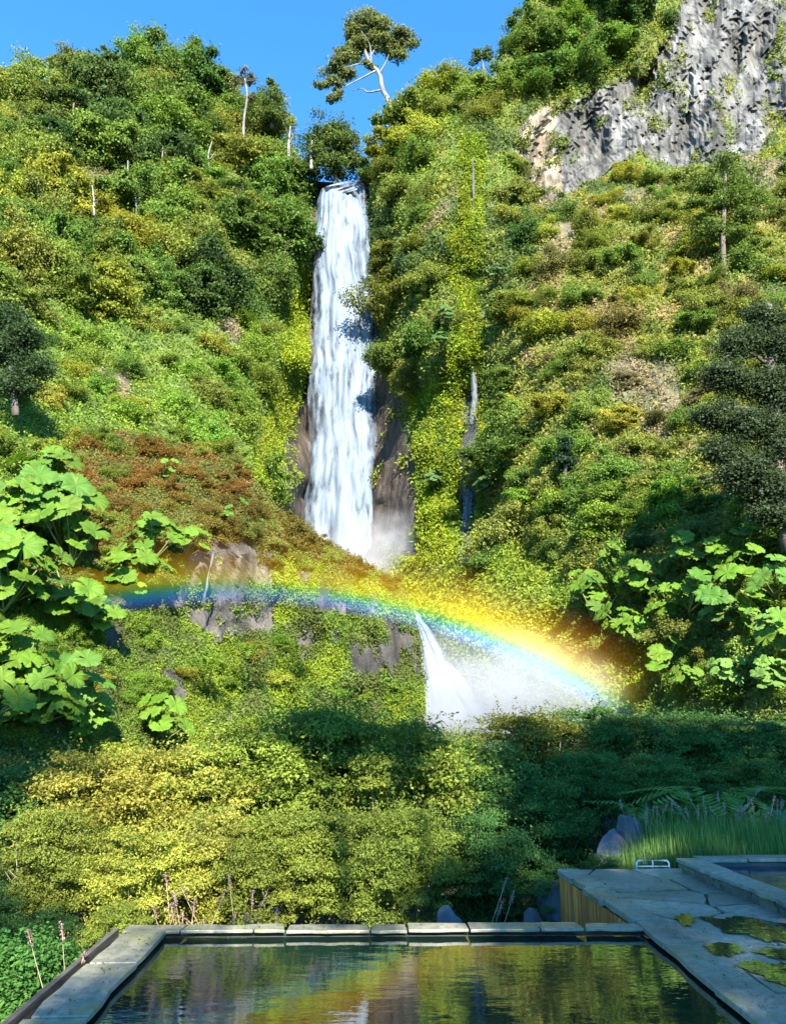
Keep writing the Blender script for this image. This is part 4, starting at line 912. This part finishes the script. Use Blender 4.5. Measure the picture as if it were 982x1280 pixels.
# ------------------------------------------------------------------ pool, coping, deck, timber wall
A, B = G(207, 1163), G(806, 1160)                      # far inner corners of the coping
ADIR = unit(G(98, 1278) - A); BDIR = unit(G(948, 1279) - B)
A2, B2 = A + ADIR * 7, B + BDIR * 7
zw = -.055
def poly_sheet(name, pts, z, m, kind='structure'):
    mb = MB(); mb.add([(p[0], p[1], z) for p in pts], [list(range(len(pts)))]); return tag(link(name, mb.mesh(name, m)), kind=kind)
poly_sheet('pool_water', [A + [-.03, .03, 0], B + [.03, .03, 0], B2 + [.03, 0, 0], A2 + [-.03, 0, 0]][::-1], zw, WATER)
def slabs(e, p0, p1, width, n, seed, side=1, th=.05, z=.0):
    """coping slabs laid end to end from p0 to p1; width goes to the side normal"""
    rg = np.random.default_rng(seed); d = p1 - p0; L = np.linalg.norm(d); d = d / L; nn = np.array([-d[1], d[0], 0]) * side
    cuts = np.concatenate([[0], np.sort((np.arange(1, n) + rg.uniform(-.28, .28, n - 1)) / n), [1]]) * L
    for i in range(n):
        g = .006; s0, s1 = cuts[i] + g, cuts[i + 1] - g; k0, k1 = rg.normal(size=2) * .02; w = width + rg.normal() * .008; inn = rg.normal(size=5) * .006 - .012
        outer = rg.normal(size=5) * .012
        ip = [p0 + d * (s0 + (s1 - s0) * q) - nn * (-inn[j]) * 1 for j, q in enumerate(np.linspace(0, 1, 5))]; op = [p0 + d * (s0 + k0 + (s1 - s0 + k1 - k0) * q) + nn * (w + outer[j]) for j, q in enumerate(np.linspace(1, 0, 5))]
        pl = [p[:2] for p in ip + op]
        if side < 0: pl = pl[::-1]
        tz = z + rg.normal() * .004; mb = MB(); mb.prism(pl, tz - th, tz); o = link('coping_slab', mb.mesh('coping_slab', SLATE), e)
        bv = o.modifiers.new('b', 'BEVEL'); bv.width = .005; bv.segments = 2
rim = link('pool_rim', None); tag(rim, 'low slate-topped rim enclosing the near hot pool', 'pool rim')
slabs(rim, A + [-.33, 0, 0], B + [.0, 0, 0], .16, 9, 1, 1, .022)
slabs(rim, A, A2, .30, 8, 2, -1, .035)
slabs(rim, B + np.array([0, .19, 0]), B2, .30, 9, 3, 1, .04)
mb = MB()
def wallstrip(p0, p1, off, w, z0, z1):
    d = unit(p1 - p0); nn = np.array([-d[1], d[0], 0]); q = [p0 + nn * off, p1 + nn * off, p1 + nn * (off + w), p0 + nn * (off + w)]; mb.prism([p[:2] for p in q], z0, z1)
wallstrip(A + [-.33, 0, 0], B + [.25, 0, 0], .03, .17, -.95, -.052); wallstrip(A, A2, -.2, .17, -.95, -.053); wallstrip(B, B2, .03, .17, -.95, -.0535)
link('wall', mb.mesh('wall', DARKVOID), rim)
mb = MB(); q0 = A + [-.36, .10, -.03]; q1 = q0 + ADIR * 6.5; d_ = unit(q1 - q0); nn = np.array([-d_[1], d_[0], 0])
mb.prism([(q0 - nn * .02)[:2], (q0 + nn * -.06)[:2], (q1 + nn * -.06)[:2], (q1 - nn * .02)[:2]], -.22, -.01); tag(link('timber_edge', mb.mesh('timber_edge', simple('weathered_board', (.03, .025, .018), (.10, .085, .06), 8, .8, .01, vscale=(3, .5, 3)))), 'weathered dark board along the outside of the left coping', 'board')

# deck of irregular flags to the right, on a raised terrace clad with cedar boards
T0 = G(704, 1087); T1 = B + np.array([.02, .19, 0]); FR = G(1100, 1083); 
deck = [T0[:2], T1[:2] + [0.33, -.05] if False else T1[:2], (B + [.3, 0, 0])[:2], (B2 + [.3, 0, 0])[:2], (B2 + [4.5, 0, 0])[:2], (FR + [1.0, 0, 0])[:2], FR[:2]]
def clip(poly, n, c):
    out = []
    for i in range(len(poly)):
        a, b = poly[i], poly[(i + 1) % len(poly)]; da, db = a @ n - c, b @ n - c
        if da <= 0: out.append(a)
        if (da < 0) != (db < 0) and da != db: out.append(a + (b - a) * (da / (da - db)))
    return out
dp = [np.array(p, float) for p in deck]
rg = np.random.default_rng(8); mn = np.min(dp, 0); mxx = np.max(dp, 0)
seeds = []
for gx_ in np.arange(mn[0], mxx[0], .62):
    for gy_ in np.arange(mn[1], mxx[1], .50): seeds.append((gx_ + rg.uniform(-.24, .24), gy_ + rg.uniform(-.2, .2)))
seeds = np.array(seeds); mb = MB()
for i, s in enumerate(seeds):
    pl = [p.copy() for p in dp]; o_ = seeds[np.argsort(((seeds - s) ** 2).sum(1))[1:16]]
    for q in o_:
        nn = (q - s); l = np.linalg.norm(nn); nn = nn / l; pl = clip(pl, nn, ((q + s) / 2) @ nn - .012)
        if len(pl) < 3: break
    if len(pl) >= 3:
        ar = np.array(pl); c_ = ar.mean(0); out_ = []
        for k in range(len(ar)):
            a, b = ar[k], ar[(k + 1) % len(ar)]
            for q in (0, .5): out_.append(a + (b - a) * q + (rg.normal(size=2) * .008 if q else (c_ - a) * .03))
        z = rg.normal() * .004; tx, ty = rg.normal(size=2) * .005; x = np.array(out_)
        if (np.roll(x, -1, 0)[:, 1] * x[:, 0] - np.roll(x, -1, 0)[:, 0] * x[:, 1]).sum() < 0: x = x[::-1]
        mb.prism(x, -.05, z + (x[:, 0] - s[0]) * tx + (x[:, 1] - s[1]) * ty)
o = tag(link('deck_paving', mb.mesh('deck_paving', SLATE)), kind='structure'); bv = o.modifiers.new('b', 'BEVEL'); bv.width = .005; bv.segments = 1
cx = np.mean(dp, 0); mb = MB(); mb.prism([p + (cx - p) * .004 for p in dp], -.95, -.016); tag(link('deck_base', mb.mesh('deck_base', simple('mortar', (.02, .026, .012), (.05, .07, .02), 12, .9, .01))), kind='structure')
# cedar cladding
cl = link('timber_wall', None, None, T0); tag(cl, 'vertical cedar board cladding on the side of the raised paved deck', 'timber wall')
mb = MB(); dv = T1 - T0; L = np.linalg.norm(dv[:2]); dv = dv / L; nn = np.array([dv[1], -dv[0], 0]); nn = nn if nn[0] < 0 else -nn
t = 0
while t < L + .25:
    w = .075; p = T0 + dv * t + nn * .03; q = p + dv * w; dpt = .022 + random.uniform(-.004, .004)
    mb.prism([(p + nn * dpt)[:2] - T0[:2], (q + nn * dpt)[:2] - T0[:2], q[:2] - T0[:2], p[:2] - T0[:2]][::-1], -.93, -.055 + random.uniform(-.006, .004)); t += w + .012
link('cladding_boards', mb.mesh('cladding_boards', WOOD), cl)
mb = MB(); p = T0 + nn * .0; q = T0 + dv * (L + .2); mb.prism([(p + nn * .028)[:2] - T0[:2], (q + nn * .028)[:2] - T0[:2], q[:2] - T0[:2] + nn[:2] * .004, p[:2] - T0[:2] + nn[:2] * .004][::-1], -.93, -.07); link('backing', mb.mesh('backing', DARKVOID), cl)
# edge slabs above the cladding
es = link('deck_edging', None); tag(es, 'slate edging stones along the top of the timber wall', 'edging')
rg = np.random.default_rng(4); t = 0
while t < L - .1:
    w = rg.uniform(.3, .5); w = min(w, L - t); p = T0 + dv * t; q = T0 + dv * (t + w - .01); ov = .07 + rg.normal() * .012
    mb = MB(); pl = [(p + nn * ov)[:2], ((p + q) / 2 + nn * (ov + rg.normal() * .01))[:2], (q + nn * (ov + rg.normal() * .01))[:2], (q - nn * .16)[:2], (p - nn * .16)[:2]]
    z = .012 + rg.normal() * .004; mb.prism(pl[::-1], z - .045, z); link('edging_stone', mb.mesh('edging_stone', SLATE), es); t += w

# second pool, raised kerb of stacked slate
K0 = G(872, 1079, .08); K1 = G(1060, 1150, .08); kd = unit(K1 - K0); kn = np.array([kd[1], -kd[0], 0]); kn = kn if kn[0] < 0 else -kn
K2 = K0 + kd * 6; kerb = link('upper_pool_rim', None); tag(kerb, 'raised slate kerb around the dark blue pool at the right', 'pool rim')
sd = 1 if np.array([-kd[1], kd[0]]) @ kn[:2] > 0 else -1
slabs(kerb, K0, K2, .24, 11, 9, sd, .035, .12); mb = MB()
for z0, z1, o_ in ((.0, .04, .19), (.043, .084, .205)):
    t = 0
    while t < 6:
        w = random.uniform(.18, .4); p = K0 + kd * t; q = K0 + kd * (t + w - .008); oo = o_ + random.uniform(-.012, .012)
        pl = [p[:2], q[:2], (q + kn * oo)[:2], (p + kn * oo)[:2]]; mb.prism(pl if sd > 0 else pl[::-1], z0 - .01 * (z0 == 0), z1); t += w
link('stacked_stone', mb.mesh('stacked_stone', SLATEEDGE), kerb)
K3 = K0 + np.array([5., .1, 0]); slabs(kerb, K0 + [.03, 0.02, 0], K3, .2, 8, 11, 1, .035, .12)
mb = MB(); mb.prism([K0[:2] + [.03, .02], K3[:2], K3[:2] + [0, .18], K0[:2] + [.03, .2]], -.3, .08); link('back_wall', mb.mesh('back_wall', DARKVOID), kerb)
poly_sheet('upper_pool_water', [K0 + [.02, .01, 0], K3, K2 + [2, 0, 0], K2 - kn * .01][::-1], .045, DEEPWATER)
# low metal handrail frame
Hc = G(818, 1086); mb = MB(); hw = .17; pts = [(-hw, 0, -.02), (-hw, 0, .045), (-hw + .02, 0, .07), (hw - .02, 0, .07), (hw, 0, .045), (hw, 0, -.02)]
mb.tube(pts, .010, 8); mb.tube([(0, 0, 0), (0, 0, .07)], .007, 6); mb.tube([(-hw, 0, .012), (hw, 0, .012)], .007, 6); tag(link('metal_frame', mb.mesh('metal_frame', METAL, True), None, Hc + [0, .06, 0]), 'low pale metal frame at the far edge of the paved deck', 'metal frame')
# puddles
def puddle(pts, seed, z=.0095):
    rg = np.random.default_rng(seed); q = np.array([G(u, v)[:2] for u, v in pts]); n = len(q); o_ = []
    cc = np.array(curve_pts(np.vstack([q, q[:1]]), 40)[:-1]); c = cc.mean(0); k = 1 + .22 * np.sin(np.arange(39) * .97 + seed) * rg.random(39) + rg.normal(size=39) * .07
    pts_ = c + (cc - c) * k[:, None]; mb = MB(); mb.add([(a, b, z) for a, b in pts_] + [(c[0], c[1], z)], [[i, (i + 1) % 39, 39] for i in range(39)])
    tag(link('puddle', mb.mesh('puddle', PUDDLE)), kind='structure')
puddle([(880, 1150), (915, 1147), (985, 1156), (1040, 1172), (985, 1182), (945, 1174), (905, 1164)], 1)
puddle([(1000, 1190), (960, 1186), (945, 1192), (975, 1200), (1010, 1202)], 6)
puddle([(842, 1148), (856, 1143), (868, 1152), (856, 1159)], 2); puddle([(880, 1182), (905, 1180), (930, 1188), (915, 1196), (890, 1194)], 3)
puddle([(915, 1203), (960, 1204), (1000, 1215), (1060, 1260), (1000, 1240), (950, 1222)], 4)

# fallen leaves, twigs and grit on the stone
rg = np.random.default_rng(77); pts = []
while len(pts) < 420:
    u, v = rg.uniform(690, 1000), rg.uniform(1092, 1275); g = G(u, v)
    if u > 860 + (v - 1080) * 2.6: continue
    if v < 1160 and u < 705 + (v - 1088) * 1.5 + 8 or v >= 1160 and u < 815 + (v - 1160) * 1.28: continue
    pts.append(g + [0, 0, .013])
for _ in range(60): q = rg.random(); pts.append(A + ADIR * q * 2.2 + np.array([-rg.uniform(.02, .28), 0, .008]))
for _ in range(60): pts.append(A + (B - A) * rg.random() + np.array([0, rg.uniform(.01, .14), .01]))
pts = np.array(pts); n_ = len(pts); vv, ff = leaves(rg, pts, rg.normal(size=(n_, 3)) * .25 + np.array([0, 0, 1.]), rg.choice([.012, .02, .04], n_, p=[.5, .35, .15]), .014, .15)
pal = np.array([(.16, .10, .03), (.22, .19, .04), (.06, .045, .02), (.10, .13, .03)])[rg.integers(0, 4, n_)]
tag(link('fallen_leaves', npmesh('fallen_leaves', vv, ff, [COVER], face_attr={'var': rg.random(n_), 'col': pal})), 'small fallen leaves and grit lying on the stone slabs', 'leaf litter', kind='stuff')

# ------------------------------------------------------------------ trees behind the camera that throw the shade on pool and thicket
def shade(tx, ty, tz, y0, r, k, lab, flat=1.):
    t = (ty - y0) / -SUN.y; c = Vector((tx, ty, tz)) + SUN * t
    kind = ('round_a', 'round_b', 'layer_a')[k % 3]; e = tree(kind, (c.x, c.y, c.z - r * flat), r, C_MID, lab, 'trees behind the viewer', flat=flat)
    for ch in e.children:
        if ch.name.startswith('trunk'): ch.scale = (1, 1, max(1, (c.z + 1) / (r * flat) / 1.1)); 
    return e
SH = [(2.6, 14.2, .1), (4.6, 15.6, .2), (6.8, 15.6, .2), (9.0, 15.4, .2), (2.9, 11.6, .1), (4.8, 12.2, .0), (6.8, 12.2, .0), (2.3, 8.7, -.8), (4.4, 9.7, -.6), (6.8, 9.7, -.4), (4.9, 7.3, -.3), (1.7, 5.0, -.3), (-.9, 4.4, -.2), (-1.2, 12.4, 1.2), (-.2, 12.2, .9), (-5.2, 11.2, 1.3), (.9, 9.3, -1.1)]
for k, (x, y, z) in enumerate(SH):
    shade(x, y, z, -7 - (k % 3), 1.25 if k in (10, 11, 12) or k > 12 else 1.7, k, 'tall tree standing behind the viewer, out of the picture')
for k, (x, y, z) in enumerate([(-7.2, 10.5, .6), (-5.9, 9, -.6), (-7.5, 8, -.4), (-4.6, 7.4, -.9)]):
    shade(x, y, z, -8 - (k % 2), 1.6, k, 'tall tree standing behind the viewer, out of the picture')
for o in bpy.data.objects:
    if o.type == 'MESH' and not o.parent and 'kind' not in o and 'label' not in o: print('untagged', o.name)
for o in bpy.data.objects:
    if len(o.get('label', '').split()) > 16: print('LONG', o['label'])
